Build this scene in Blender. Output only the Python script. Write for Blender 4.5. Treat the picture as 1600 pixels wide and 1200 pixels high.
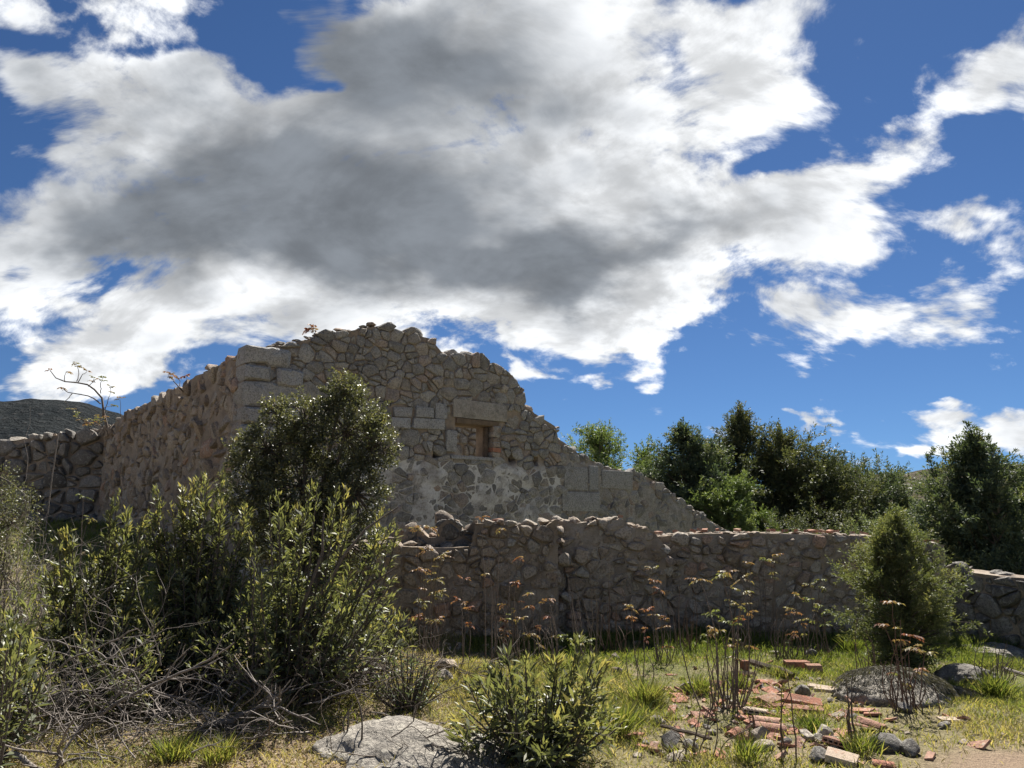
import bpy, math, random
import numpy as np
from mathutils import Vector, Matrix
R = math.radians
random.seed(7)
rng = np.random.default_rng(11)
for o in list(bpy.data.objects): bpy.data.objects.remove(o)
S = bpy.context.scene
C = S.collection

# ---------------------------------------------------------------- camera
FPX, PITCH, EYE = 1202.0, R(9.9), 1.6          # focal length in pixels of the 1600 px photograph
cam_d = bpy.data.cameras.new('camera'); cam = bpy.data.objects.new('camera', cam_d); C.objects.link(cam)
cam_d.sensor_width = 36; cam_d.lens = 36 * FPX / 1600; cam_d.clip_start = .05; cam_d.clip_end = 20000
cam.location = (0, 0, EYE); cam.rotation_euler = (math.pi / 2 + PITCH, 0, 0)
S.camera = cam

# ---------------------------------------------------------------- exposure
S.view_settings.view_transform = 'Standard'; S.view_settings.look = 'None'
S.view_settings.exposure = 1.4; S.view_settings.gamma = 1.0; S.view_settings.use_curve_mapping = False
S.cycles.max_bounces = 6; S.cycles.diffuse_bounces = 4; S.cycles.glossy_bounces = 2
S.cycles.transmission_bounces = 3; S.cycles.transparent_max_bounces = 4
S.cycles.caustics_reflective = False; S.cycles.caustics_refractive = False

# ---------------------------------------------------------------- sun and sky
SUN_AZ, SUN_EL = R(20), R(52)                  # azimuth clockwise from +Y (the view direction)
sd = bpy.data.lights.new('sun', 'SUN'); sd.energy = 4.5; sd.angle = R(.55); sd.color = (1, .945, .86)
sun = bpy.data.objects.new('sun', sd); C.objects.link(sun)
sdir = Vector((math.sin(SUN_AZ) * math.cos(SUN_EL), math.cos(SUN_AZ) * math.cos(SUN_EL), math.sin(SUN_EL)))
sun.rotation_euler = sdir.to_track_quat('Z', 'Y').to_euler(); sun.location = sdir * 60

def nd(nt, t, ins=None, **props):
    n = nt.nodes.new(t)
    for k, v in props.items(): setattr(n, k, v)
    for k, v in (ins or {}).items():
        if isinstance(v, bpy.types.NodeSocket): nt.links.new(v, n.inputs[k])
        else: n.inputs[k].default_value = v
    return n
def mth(nt, op, a, b=0.0, c=0.0, clamp=False):
    n = nd(nt, 'ShaderNodeMath', {0: a, 1: b, 2: c}, operation=op); n.use_clamp = clamp; return n.outputs[0]
def vm(nt, op, a, b=(0, 0, 0), out=0):
    return nd(nt, 'ShaderNodeVectorMath', {0: a, 1: b}, operation=op).outputs[out]
def rng_map(nt, v, f0, f1, t0=0.0, t1=1.0, kind='SMOOTHSTEP'):
    return nd(nt, 'ShaderNodeMapRange', {0: v, 1: f0, 2: f1, 3: t0, 4: t1}, interpolation_type=kind).outputs[0]
def mixc(nt, f, a, b, mode='MIX'):
    n = nd(nt, 'ShaderNodeMix', data_type='RGBA', blend_type=mode)
    for s, v in ((n.inputs[0], f), (n.inputs[6], a), (n.inputs[7], b)):
        if isinstance(v, bpy.types.NodeSocket): nt.links.new(v, s)
        else: s.default_value = v
    return n.outputs[2]
def rgb(r, g=None, b=None):
    if g is None: g = b = r
    return (r, g, b, 1)

def ray(u, v):
    """world direction through photograph pixel (u, v); y component about 1"""
    x = (u - 800) / FPX; y = (600 - v) / FPX
    return np.array((x, math.cos(PITCH) - y * math.sin(PITCH), math.sin(PITCH) + y * math.cos(PITCH)))
def azel(u, v):
    d = ray(u, v); return math.atan2(d[0], d[1]), math.atan2(d[2], math.hypot(d[0], d[1]))

W = bpy.data.worlds.new('World'); S.world = W; W.use_nodes = True
nt = W.node_tree; nt.nodes.clear()
sky = nd(nt, 'ShaderNodeTexSky', sky_type='NISHITA', sun_disc=False, sun_elevation=SUN_EL, sun_rotation=SUN_AZ,
         altitude=1100, air_density=1.0, dust_density=.1, ozone_density=3.0)
direc = nd(nt, 'ShaderNodeTexCoord').outputs['Generated']
sep = nd(nt, 'ShaderNodeSeparateXYZ', {0: direc})
dx, dy, dz = sep.outputs
# clear mountain air: the milky band of the horizon lies a little below the real one
lift = nd(nt, 'ShaderNodeCombineXYZ', {0: dx, 1: dy, 2: mth(nt, 'ADD', mth(nt, 'MAXIMUM', dz, 0.0), .085)}).outputs[0]
nt.links.new(vm(nt, 'NORMALIZE', lift), sky.inputs['Vector'])
zc = mth(nt, 'ADD', mth(nt, 'MAXIMUM', dz, 0.0), .62)
q = nd(nt, 'ShaderNodeCombineXYZ', {0: mth(nt, 'DIVIDE', dx, zc), 1: mth(nt, 'DIVIDE', dy, zc), 2: 0.0}).outputs[0]
# shear so the clouds stream towards the upper right like the wind-blown streaks
q = nd(nt, 'ShaderNodeMapping', {0: q, 'Rotation': (0, 0, R(34)), 'Scale': (1.65, 2.5, 1)}).outputs[0]
az = mth(nt, 'ARCTAN2', dx, dy)
el = mth(nt, 'ARCSINE', dz)
# the cloud banks come round again every 120 degrees, so the sky goes on behind the viewer
azw = mth(nt, 'WRAP', az, R(60), R(-60))
ae = nd(nt, 'ShaderNodeCombineXYZ', {0: azw, 1: el, 2: 0.0}).outputs[0]
warp = nd(nt, 'ShaderNodeTexNoise', {'Vector': q, 'Scale': 2.3, 'Detail': 3.0, 'Roughness': .55}, noise_dimensions='2D').outputs['Color']
warp2 = nd(nt, 'ShaderNodeTexNoise', {'Vector': q, 'Scale': 9.0, 'Detail': 4.0, 'Roughness': .6}, noise_dimensions='2D').outputs['Color']
wv = vm(nt, 'MULTIPLY', vm(nt, 'SUBTRACT', warp, (.5, .5, .5)), (.20, .15, 0))
wv2 = vm(nt, 'MULTIPLY', vm(nt, 'SUBTRACT', warp2, (.5, .5, .5)), (.05, .04, 0))
aew = vm(nt, 'ADD', vm(nt, 'ADD', ae, wv), wv2)
# cloud banks: centre and radii in photograph pixels (turned into azimuth and elevation), tilt, amount
BANKS = [
 (470, 330, 480, 175, 0, 1.15), (820, 120, 330, 190, 0, 1.0), (200, 15, 330, 75, 5, 1.0), (350, 165, 250, 75, 8, .6), (470, 215, 180, 80, 0, .7), (930, 40, 170, 90, 0, .75), (640, 60, 160, 110, 0, .6),
 (200, 420, 330, 160, 0, .85), (160, 520, 260, 70, 0, .6), (800, 420, 420, 150, 5, 1.0), (1000, 230, 260, 130, 20, .85),
 (1180, 330, 300, 85, 14, .8), (1080, 450, 330, 80, 6, .75), (880, 500, 330, 40, 3, .45),
 (1470, 125, 210, 58, 20, .9), (1230, 60, 170, 40, 32, .5), (1310, 495, 130, 58, 5, .85), (1525, 450, 150, 58, 12, .9),
 (1520, 345, 60, 40, 30, .8), (1310, 310, 170, 48, 14, .75), (1340, 395, 150, 38, 8, .7), (1150, 30, 200, 50, 25, .7), (60, 560, 150, 45, 0, .6), (1475, 678, 85, 30, 6, .95), (1590, 680, 70, 34, 10, 1.0), (1040, 572, 80, 24, 10, .55),
 (930, 592, 38, 20, 25, .9), (1275, 660, 50, 18, 8, .9), (1430, 727, 55, 18, 10, .85), (1488, 636, 45, 15, 5, .85),
 (822, 573, 34, 13, 0, .55), (1208, 655, 24, 10, 0, .55), (200, 585, 90, 35, 0, .5), (1560, 560, 60, 20, 0, .3),
 (505, 128, 60, 28, 0, -.85), (200, 85, 190, 26, 12, -.75), (420, 55, 60, 55, 60, -.7), (1035, 115, 52, 40, 20, -.8),
 (0, 190, 60, 60, 0, -.6), (120, 150, 150, 60, 10, .55), (825, 490, 55, 22, 0, -.35), (1190, 255, 70, 26, 20, -.6), (100, 410, 90, 16, 10, -.4),
]
CORES = [(300, 310, 330, 130, 4, 1.0), (640, 130, 270, 150, 0, .85), (620, 340, 330, 110, 0, .9), (830, 430, 250, 70, 8, .75), (1050, 400, 200, 45, 14, .5)]   # thick, sunless parts
def banks(rows):
  bank = None
  for (u, v, ru, rv, rot, amp) in rows:
    a, e = azel(u, v)
    m = nd(nt, 'ShaderNodeMapping', {0: aew, 'Location': (a, e, 0), 'Rotation': (0, 0, R(rot)),
           'Scale': (ru / FPX / math.cos(e) * math.cos(math.atan((u - 800) / FPX)), rv / FPX, 1)}, vector_type='TEXTURE').outputs[0]
    g = rng_map(nt, vm(nt, 'LENGTH', m, out=1), 1.45, 0.0, 0.0, amp)
    bank = g if bank is None else mth(nt, 'ADD', bank, g)
  return bank
bank = banks(BANKS); core = banks(CORES)
n_big = nd(nt, 'ShaderNodeTexNoise', {'Vector': q, 'Scale': 2.2, 'Detail': 4.0, 'Roughness': .5, 'Distortion': .2}, noise_dimensions='2D').outputs[0]
def fine(vec):
    a = nd(nt, 'ShaderNodeTexNoise', {'Vector': vec, 'Scale': 3.0, 'Detail': 10.0, 'Roughness': .66, 'Distortion': .3}, noise_dimensions='2D').outputs[0]
    b = nd(nt, 'ShaderNodeTexVoronoi', {'Vector': vec, 'Scale': 4.2, 'Detail': 3.0, 'Roughness': .6, 'Smoothness': .6}, voronoi_dimensions='2D', feature='SMOOTH_F1').outputs['Distance']
    return mth(nt, 'SUBTRACT', mth(nt, 'ADD', a, .15), mth(nt, 'MULTIPLY', b, .31))      # puffy heads on wispy noise
n_f = fine(q)
n_s = fine(vm(nt, 'ADD', q, (.05, .09, 0)))       # the same clouds a little nearer the sun, for their relief
cover = mth(nt, 'ADD', mth(nt, 'SUBTRACT', bank, .18), mth(nt, 'MULTIPLY', mth(nt, 'SUBTRACT', n_f, .50), 2.9))
dens = mth(nt, 'MULTIPLY', rng_map(nt, cover, -.12, .60), rng_map(nt, dz, .0, .03))
thick = mth(nt, 'ADD', mth(nt, 'ADD', mth(nt, 'SUBTRACT', core, .42), mth(nt, 'MULTIPLY', mth(nt, 'MINIMUM', bank, 1.5), .22)), mth(nt, 'MULTIPLY', mth(nt, 'SUBTRACT', n_big, .5), 1.9))
thick = mth(nt, 'ADD', thick, mth(nt, 'MULTIPLY', mth(nt, 'SUBTRACT', n_f, .5), .8))
shade = rng_map(nt, thick, -.42, .82)
relief = mth(nt, 'MULTIPLY', mth(nt, 'SUBTRACT', n_f, n_s), mth(nt, 'SUBTRACT', 2.8, mth(nt, 'MULTIPLY', shade, 1.6)))
cl = mixc(nt, shade, rgb(.35, .358, .367), rgb(.085, .094, .106))
lum = mth(nt, 'ADD', 1.0, mth(nt, 'MULTIPLY', mth(nt, 'TANH', mth(nt, 'MULTIPLY', relief, 2.2)), .30))
cl = vm(nt, 'MULTIPLY', cl, nd(nt, 'ShaderNodeCombineXYZ', {0: lum, 1: lum, 2: lum}).outputs[0])
skyc = nd(nt, 'ShaderNodeGamma', {0: sky.outputs[0], 1: 1.22}).outputs[0]
SKY_STRENGTH = .1
skyc = mixc(nt, 1.0, skyc, rgb(.78, .95, 1.08), 'MULTIPLY')
skyc = nd(nt, 'ShaderNodeHueSaturation', {'Saturation': 1.0, 'Value': .195, 'Color': skyc}).outputs[0]
clb = vm(nt, 'SCALE', cl); clb.node.inputs['Scale'].default_value = 1 / SKY_STRENGTH
out = mixc(nt, dens, skyc, clb)
bg = nd(nt, 'ShaderNodeBackground', {0: out, 1: SKY_STRENGTH})
nt.links.new(bg.outputs[0], nd(nt, 'ShaderNodeOutputWorld').inputs[0])
W.cycles.sampling_method = 'MANUAL'; W.cycles.sample_map_resolution = 512

# ================================================================ helpers
def thing(name, label, cat, loc=(0, 0, 0), rz=0.0, group=None):
    o = bpy.data.objects.new(name, None); C.objects.link(o)
    o.empty_display_size = .2; o.location = loc; o.rotation_euler = (0, 0, rz)
    tag(o, label, cat, group); return o
def tag(o, label=None, cat=None, group=None, kind=None):
    for k, v in (('label', label), ('category', cat), ('group', group), ('kind', kind)):
        if v: o[k] = v
    if cat and not kind: o['kind'] = 'thing'
    return o
def mesh(name, V, F, mat, rnd=None, smooth=False, attrs=None):
    """V: N x 3, F: list of tuples or an M x k array of indices"""
    me = bpy.data.meshes.new(name)
    V = np.asarray(V, dtype=np.float32).reshape(-1, 3)
    if isinstance(F, np.ndarray):
        k = F.shape[1]; n = F.shape[0]
        me.vertices.add(len(V)); me.vertices.foreach_set('co', V.ravel())
        me.loops.add(n * k); me.loops.foreach_set('vertex_index', F.astype(np.int32).ravel())
        me.polygons.add(n); me.polygons.foreach_set('loop_start', np.arange(0, n * k, k, dtype=np.int32))
        me.update(calc_edges=True)
    else:
        me.from_pydata(V.tolist(), [], F)
    if smooth: me.polygons.foreach_set('use_smooth', np.ones(len(me.polygons), dtype=bool))
    for k, a in dict(attrs or {}, **({'rnd': rnd} if rnd is not None else {})).items():
        at = me.attributes.new(k, 'FLOAT', 'POINT')
        a = np.full(len(V), a, dtype=np.float32) if np.isscalar(a) else np.asarray(a, dtype=np.float32)
        at.data.foreach_set('value', a)
    if mat: me.materials.append(mat)
    return me
def obj(name, me, parent=None, loc=(0, 0, 0), rot=(0, 0, 0), sc=(1, 1, 1)):
    o = bpy.data.objects.new(name, me); C.objects.link(o); o.parent = parent
    o.location = loc; o.rotation_euler = rot; o.scale = sc; return o
def copy_tree(o, parent=None):
    c = o.copy(); C.objects.link(c); c.parent = parent
    for ch in o.children: copy_tree(ch, c)
    return c

# ---- lattice noise for heights and outlines
def _h(ix, iy, s):
    n = (ix.astype(np.int64) * 374761393 + iy.astype(np.int64) * 668265263 + s * 1442695041) & 0xffffffff
    n = ((n ^ (n >> 13)) * 1274126177) & 0xffffffff
    return ((n ^ (n >> 16)) & 0xffff) / 65535.0
def vn(x, y, s=0):
    x = np.asarray(x, float); y = np.asarray(y, float)
    ix = np.floor(x); iy = np.floor(y); fx = x - ix; fy = y - iy
    fx = fx * fx * (3 - 2 * fx); fy = fy * fy * (3 - 2 * fy)
    a = _h(ix, iy, s); b = _h(ix + 1, iy, s); c = _h(ix, iy + 1, s); d = _h(ix + 1, iy + 1, s)
    return (a + (b - a) * fx) * (1 - fy) + (c + (d - c) * fx) * fy
def fbm(x, y, s=0, o=4):
    t = 0; a = .5; n = 0
    for i in range(o):
        t = t + a * vn(x, y, s + i); n += a; a *= .5; x = x * 2.03 + 7.1; y = y * 2.03 + 3.7
    return t / n
def sst(a, b, x):
    t = np.clip((np.asarray(x, float) - a) / (b - a), 0, 1); return t * t * (3 - 2 * t)
def nrm(v): return v / np.maximum(np.linalg.norm(v, axis=-1, keepdims=True), 1e-9)

# ---- terrain
def ground_z(x, y):
    x = np.asarray(x, float); y = np.asarray(y, float)
    w = sst(1.5, -6.0, x)
    z = .118 * np.clip(y - 9, 0, 17) * w
    z = z - .16 * sst(4.0, 7.0, x) * sst(5, 9, y)
    z = z + .07 * (fbm(x * .45, y * .45, 3) - .5) * 2 * sst(120, 20, np.hypot(x, y)) + .03 * (fbm(x * 2.2, y * 2.2, 9, 3) - .5)
    return z
def at(u, v, dz=0.0):
    """point of the terrain under photograph pixel (u, v)"""
    d = ray(u, v); t = 1.0; p = None
    for i in range(400):
        p = np.array((0, 0, EYE)) + d * t
        if p[2] <= float(ground_z(p[0], p[1])): break
        t += .05
    return Vector((p[0], p[1], float(ground_z(p[0], p[1])) + dz))
def atd(u, depth, dz=0.0):
    """terrain point below the pixel column u at distance depth along the view"""
    x = (u - 800) / FPX * depth * 1.03
    return Vector((x, depth, float(ground_z(x, depth)) + dz))

# ---- materials
def new_mat(name):
    m = bpy.data.materials.new(name); m.use_nodes = True; m.node_tree.nodes.clear(); return m, m.node_tree
def finish(t, shader, m):
    t.links.new(shader, nd(t, 'ShaderNodeOutputMaterial').inputs[0]); return m
def ramp(t, fac, stops, interp='LINEAR'):
    n = nd(t, 'ShaderNodeValToRGB', {0: fac}); n.color_ramp.interpolation = interp
    e = n.color_ramp.elements
    while len(e) < len(stops): e.new(.5)
    for k, (p, c) in enumerate(stops): e[k].position = p; e[k].color = rgb(*c)
    return n.outputs[0]
def rnd_fac(t):
    a = nd(t, 'ShaderNodeAttribute', attribute_name='rnd').outputs['Fac']
    return mth(t, 'FRACT', mth(t, 'ADD', a, nd(t, 'ShaderNodeObjectInfo').outputs['Random']))
def noise(t, vec, sc, det=4.0, ro=.55, dim='3D', out=0):
    return nd(t, 'ShaderNodeTexNoise', {'Vector': vec, 'Scale': sc, 'Detail': det, 'Roughness': ro}, noise_dimensions=dim).outputs[out]

def stone_mat(name, stops, speck=.8, lichen=(.42, .41, .37), lich=.5, bump=.9, dark=.55):
    m, t = new_mat(name); pos = nd(t, 'ShaderNodeNewGeometry').outputs['Position']
    c = ramp(t, rnd_fac(t), stops)
    n1 = noise(t, pos, 4.5, 5, .6); n2 = noise(t, pos, 38, 4, .75); n3 = noise(t, pos, 11, 6, .7)
    c = mixc(t, rng_map(t, n2, .44, .62, 0.0, speck), c, mixc(t, .65, c, rgb(.03, .028, .025)), 'MIX')
    c = mixc(t, rng_map(t, n1, .48, .75, 0.0, dark), c, rgb(.065, .06, .055))
    c = mixc(t, rng_map(t, n3, .55, .62, 0.0, lich), c, rgb(*lichen))
    b = nd(t, 'ShaderNodeBump', {'Strength': bump, 'Distance': .05,
           'Height': mth(t, 'ADD', n3, mth(t, 'MULTIPLY', n2, .35))}).outputs[0]
    p = nd(t, 'ShaderNodeBsdfPrincipled', {'Base Color': c, 'Roughness': .92, 'Specular IOR Level': .25, 'Normal': b})
    return finish(t, p.outputs[0], m)
GRAN = stone_mat('granite', [(0, (.21, .20, .185)), (.25, (.30, .285, .26)), (.5, (.36, .345, .315)), (.68, (.32, .285, .245)), (.8, (.41, .395, .365)), (.92, (.37, .29, .235)), (1, (.25, .24, .225))], dark=.5)
GRAN_GREY = stone_mat('grey_granite_block', [(0, (.34, .34, .335)), (.5, (.41, .405, .395)), (1, (.36, .35, .335))], lich=.35, dark=.4)
GRAN_BROWN = stone_mat('brown_fieldstone', [(0, (.25, .20, .155)), (.25, (.36, .29, .225)), (.5, (.44, .365, .29)), (.68, (.39, .335, .275)), (.8, (.45, .405, .345)), (.92, (.44, .285, .205)), (1, (.32, .265, .215))], dark=.45)
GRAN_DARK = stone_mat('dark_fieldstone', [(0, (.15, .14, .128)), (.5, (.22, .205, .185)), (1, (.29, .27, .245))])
ROCK = stone_mat('loose_granite', [(0, (.30, .265, .22)), (.4, (.41, .37, .315)), (.7, (.37, .30, .235)), (1, (.46, .42, .36))], lichen=(.48, .44, .37), lich=.5, bump=1.0)
BOULDER = stone_mat('boulder_granite', [(0, (.37, .34, .295)), (1, (.42, .385, .335))], lichen=(.50, .47, .40), lich=.7, bump=1.3, dark=.65)
CLAY = stone_mat('terracotta', [(0, (.33, .15, .10)), (.35, (.40, .19, .125)), (.65, (.36, .20, .145)), (1, (.44, .28, .20))], speck=.6, lichen=(.45, .39, .33), lich=.65, bump=.6, dark=.5)
CLAY_PALE = stone_mat('dusty_clay', [(0, (.50, .42, .34)), (1, (.56, .46, .36))], speck=.25, lichen=(.50, .28, .18), lich=.4, bump=.35, dark=.3)
CONCRETE = stone_mat('lintel_concrete', [(0, (.34, .315, .28)), (1, (.36, .33, .295))], speck=.6, lich=.3, bump=.6, dark=.6)

def mortar_mat():
    m, t = new_mat('earth_mortar'); pos = nd(t, 'ShaderNodeNewGeometry').outputs['Position']
    pl = nd(t, 'ShaderNodeAttribute', attribute_name='plaster').outputs['Fac']
    wt = nd(t, 'ShaderNodeAttribute', attribute_name='white').outputs['Fac']
    n1 = noise(t, pos, 3.2, 6, .62); n2 = noise(t, pos, 26, 5, .65); n3 = noise(t, pos, 90, 3, .6)
    c = mixc(t, rng_map(t, n1, .35, .65), rgb(.21, .17, .135), rgb(.33, .275, .22))
    cp = mixc(t, rng_map(t, n1, .38, .62), rgb(.29, .27, .245), rgb(.40, .38, .35))
    cp = mixc(t, rng_map(t, n2, .46, .64, 0.0, .75), cp, rgb(.19, .165, .14))
    cw = mixc(t, rng_map(t, n2, .50, .66, 0.0, .6), rgb(.60, .585, .555), rgb(.32, .295, .265))
    c = mixc(t, pl, c, cp); c = mixc(t, wt, c, cw)
    c = mixc(t, rng_map(t, n3, .45, .7, 0.0, .35), c, rgb(.08, .07, .06))
    b = nd(t, 'ShaderNodeBump', {'Strength': .7, 'Distance': .025, 'Height': mth(t, 'ADD', n2, mth(t, 'MULTIPLY', n3, .4))}).outputs[0]
    p = nd(t, 'ShaderNodeBsdfPrincipled', {'Base Color': c, 'Roughness': .97, 'Specular IOR Level': .15, 'Normal': b})
    return finish(t, p.outputs[0], m)
MORTAR = mortar_mat()

def wood_mat(name, a, b, rough=.85):
    m, t = new_mat(name); pos = nd(t, 'ShaderNodeTexCoord').outputs['Object']
    n1 = noise(t, pos, 9, 5, .6); n2 = noise(t, pos, 60, 3, .6)
    c = mixc(t, rng_map(t, n1, .3, .7), rgb(*a), rgb(*b)); c = mixc(t, rng_map(t, n2, .45, .7, 0., .5), c, rgb(a[0] * .4, a[1] * .4, a[2] * .4))
    bp = nd(t, 'ShaderNodeBump', {'Strength': .5, 'Distance': .01, 'Height': n2}).outputs[0]
    return finish(t, nd(t, 'ShaderNodeBsdfPrincipled', {'Base Color': c, 'Roughness': rough, 'Specular IOR Level': .25, 'Normal': bp}).outputs[0], m)
BARK = wood_mat('bark', (.085, .068, .055), (.15, .125, .105))
BARK_GREY = wood_mat('grey_dead_wood', (.15, .13, .115), (.27, .24, .215))
STEM = wood_mat('shoot_bark', (.12, .092, .076), (.21, .17, .145))
STEM_RED = wood_mat('reddish_twig', (.11, .07, .055), (.18, .125, .10))
TIMBER = wood_mat('old_timber', (.085, .065, .05), (.15, .115, .085))
TIMBER_OCHRE = wood_mat('ochre_timber', (.12, .09, .065), (.19, .14, .095))

def leaf_mat(name, stops, rough=.42, trans=.35, spec=.5):
    m, t = new_mat(name)
    c = ramp(t, nd(t, 'ShaderNodeAttribute', attribute_name='rnd').outputs['Fac'], stops)
    p = nd(t, 'ShaderNodeBsdfPrincipled', {'Base Color': c, 'Roughness': rough, 'Specular IOR Level': spec}).outputs[0]
    ct = mixc(t, 1.0, c, rgb(1.5, 1.45, .7), 'MULTIPLY')
    tr = nd(t, 'ShaderNodeBsdfTranslucent', {'Color': ct}).outputs[0]
    return finish(t, nd(t, 'ShaderNodeMixShader', {0: trans, 1: p, 2: tr}).outputs[0], m)
L_CISTUS = leaf_mat('rockrose_leaf', [(0, (.06, .072, .042)), (.35, (.105, .12, .068)), (.6, (.14, .158, .085)), (.85, (.19, .20, .10)), (1, (.28, .255, .12))], .48, .42, .5)
L_OAK = leaf_mat('holm_oak_leaf', [(0, (.062, .072, .05)), (.5, (.10, .11, .068)), (.88, (.155, .16, .095)), (1, (.23, .20, .11))], .45, .32, .5)
L_JUN = leaf_mat('juniper_needle', [(0, (.038, .060, .046)), (.5, (.070, .10, .066)), (.85, (.115, .145, .08)), (1, (.17, .18, .095))], .6, .28, .3)
L_JUN_OLIVE = leaf_mat('olive_juniper_needle', [(0, (.038, .052, .036)), (.5, (.072, .09, .052)), (.85, (.115, .128, .062)), (1, (.165, .155, .075))], .6, .26, .3)
L_JUN_BRIGHT = leaf_mat('bright_juniper_needle', [(0, (0.065, 0.098, 0.046)), (.5, (0.111, 0.163, 0.065)), (1, (0.182, 0.227, 0.098))], .55, .3, .3)
L_YOUNG = leaf_mat('young_terebinth_leaf', [(0, (.19, .075, .06)), (.3, (.22, .125, .085)), (.6, (.215, .18, .10)), (.8, (.17, .18, .085)), (1, (.13, .155, .07))], .55, .32, .3)
L_JUN_LIGHT = leaf_mat('feathery_juniper_needle', [(0, (.06, .08, .045)), (.5, (.11, .135, .065)), (.85, (.165, .18, .08)), (1, (.21, .21, .10))], .55, .36, .3)
L_GREY = leaf_mat('grey_green_leaf', [(0, (0.085, 0.116, 0.070)), (.6, (0.147, 0.186, 0.109)), (1, (0.248, 0.279, 0.155))], .45, .3, .4)
L_DRY = leaf_mat('dry_leaf', [(0, (.17, .12, .08)), (.5, (.28, .215, .145)), (1, (.40, .33, .235))], .7, .25, .2)
GRASS = leaf_mat('grass_blade', [(0, (.075, .11, .028)), (.3, (.125, .165, .042)), (.5, (.195, .215, .065)), (.72, (.30, .265, .125)), (1, (.43, .365, .225))], .6, .4, .25)

# ---- small mesh builders
def tube(pts, rad, n=5):
    pts = np.asarray(pts, float); k = len(pts); rad = np.broadcast_to(np.asarray(rad, float), (k,))
    tg = nrm(np.gradient(pts, axis=0))
    ref = np.array((.31, .93, .2)); a = nrm(np.cross(tg, ref)); b = np.cross(tg, a)
    an = np.arange(n) * 2 * math.pi / n
    V = pts[:, None] + rad[:, None, None] * (a[:, None] * np.cos(an)[None, :, None] + b[:, None] * np.sin(an)[None, :, None])
    V = V.reshape(-1, 3); F = []
    for i in range(k - 1):
        for j in range(n): F.append((i * n + j, i * n + (j + 1) % n, (i + 1) * n + (j + 1) % n, (i + 1) * n + j))
    return V, np.array(F)
class Bag:
    """collects quads of one mesh"""
    def __init__(self): self.V = []; self.F = []; self.n = 0; self.r = []
    def add(self, V, F, r=0.0):
        self.V.append(V); self.F.append(F + self.n); self.n += len(V)
        self.r.append(np.full(len(V), r) if np.isscalar(r) else r)
    def mesh(self, name, mat, smooth=False):
        return mesh(name, np.concatenate(self.V), np.concatenate(self.F), mat, np.concatenate(self.r), smooth)
def leaf_quads(P, D, L, Wd, fold=.18, bend=.15):
    """kite-shaped leaves; P, D: N x 3, L and Wd: arrays"""
    n = len(P); D = nrm(D); L = np.broadcast_to(L, (n,))[:, None]; Wd = np.broadcast_to(Wd, (n,))[:, None]
    Sd = nrm(np.cross(D, rng.normal(size=(n, 3)) + np.array((0, 0, .8)))); N = np.cross(Sd, D)
    N = np.where(N[:, 2:3] < 0, -N, N)
    v0 = P; v1 = P + D * L * .5 + Sd * Wd * .5 + N * Wd * fold; v3 = P + D * L * .5 - Sd * Wd * .5 + N * Wd * fold
    v2 = P + D * L - N * L * bend
    V = np.stack((v0, v1, v2, v3), 1).reshape(-1, 3)
    return V, np.arange(n * 4).reshape(n, 4)
def leaf_mesh(name, P, D, L, Wd, mat, rnd, **k):
    V, F = leaf_quads(np.asarray(P), np.asarray(D), L, Wd, **k)
    return mesh(name, V, F, mat, np.repeat(rnd, 4))
def bez(a, b, c, t):
    t = np.asarray(t)[:, None]; return (1 - t) ** 2 * a + 2 * t * (1 - t) * b + t * t * c

def ico(sub):
    import bmesh
    bm = bmesh.new(); bmesh.ops.create_icosphere(bm, subdivisions=sub, radius=1.0)
    V = np.array([v.co[:] for v in bm.verts]); F = [tuple(v.index for v in f.verts) for f in bm.faces]; bm.free(); return V, F
ICO2 = ico(2); ICO3 = ico(3); ICO4 = ico(4)
def rock_mesh(name, mat, seed, ic=ICO2, cuts=9, rough=.05, sx=1, sy=1, sz=1):
    """angular stone: a sphere cut by random planes, flattened a little underneath"""
    g = np.random.default_rng(seed); V = ic[0].copy()
    for k in range(cuts):
        n = nrm(g.normal(size=3)); d = g.uniform(.42, .8); s = np.maximum(V @ n - d, 0); V -= s[:, None] * n
    V += nrm(V) * (g.normal(size=len(V)) * rough + .10 * (fbm(V[:, 0] * 3 + seed, V[:, 1] * 3 + V[:, 2] * 2, seed) - .5))[:, None]
    V *= np.array((sx, sy, sz)); return mesh(name, V, ic[1], mat, 0.0, True)

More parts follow.
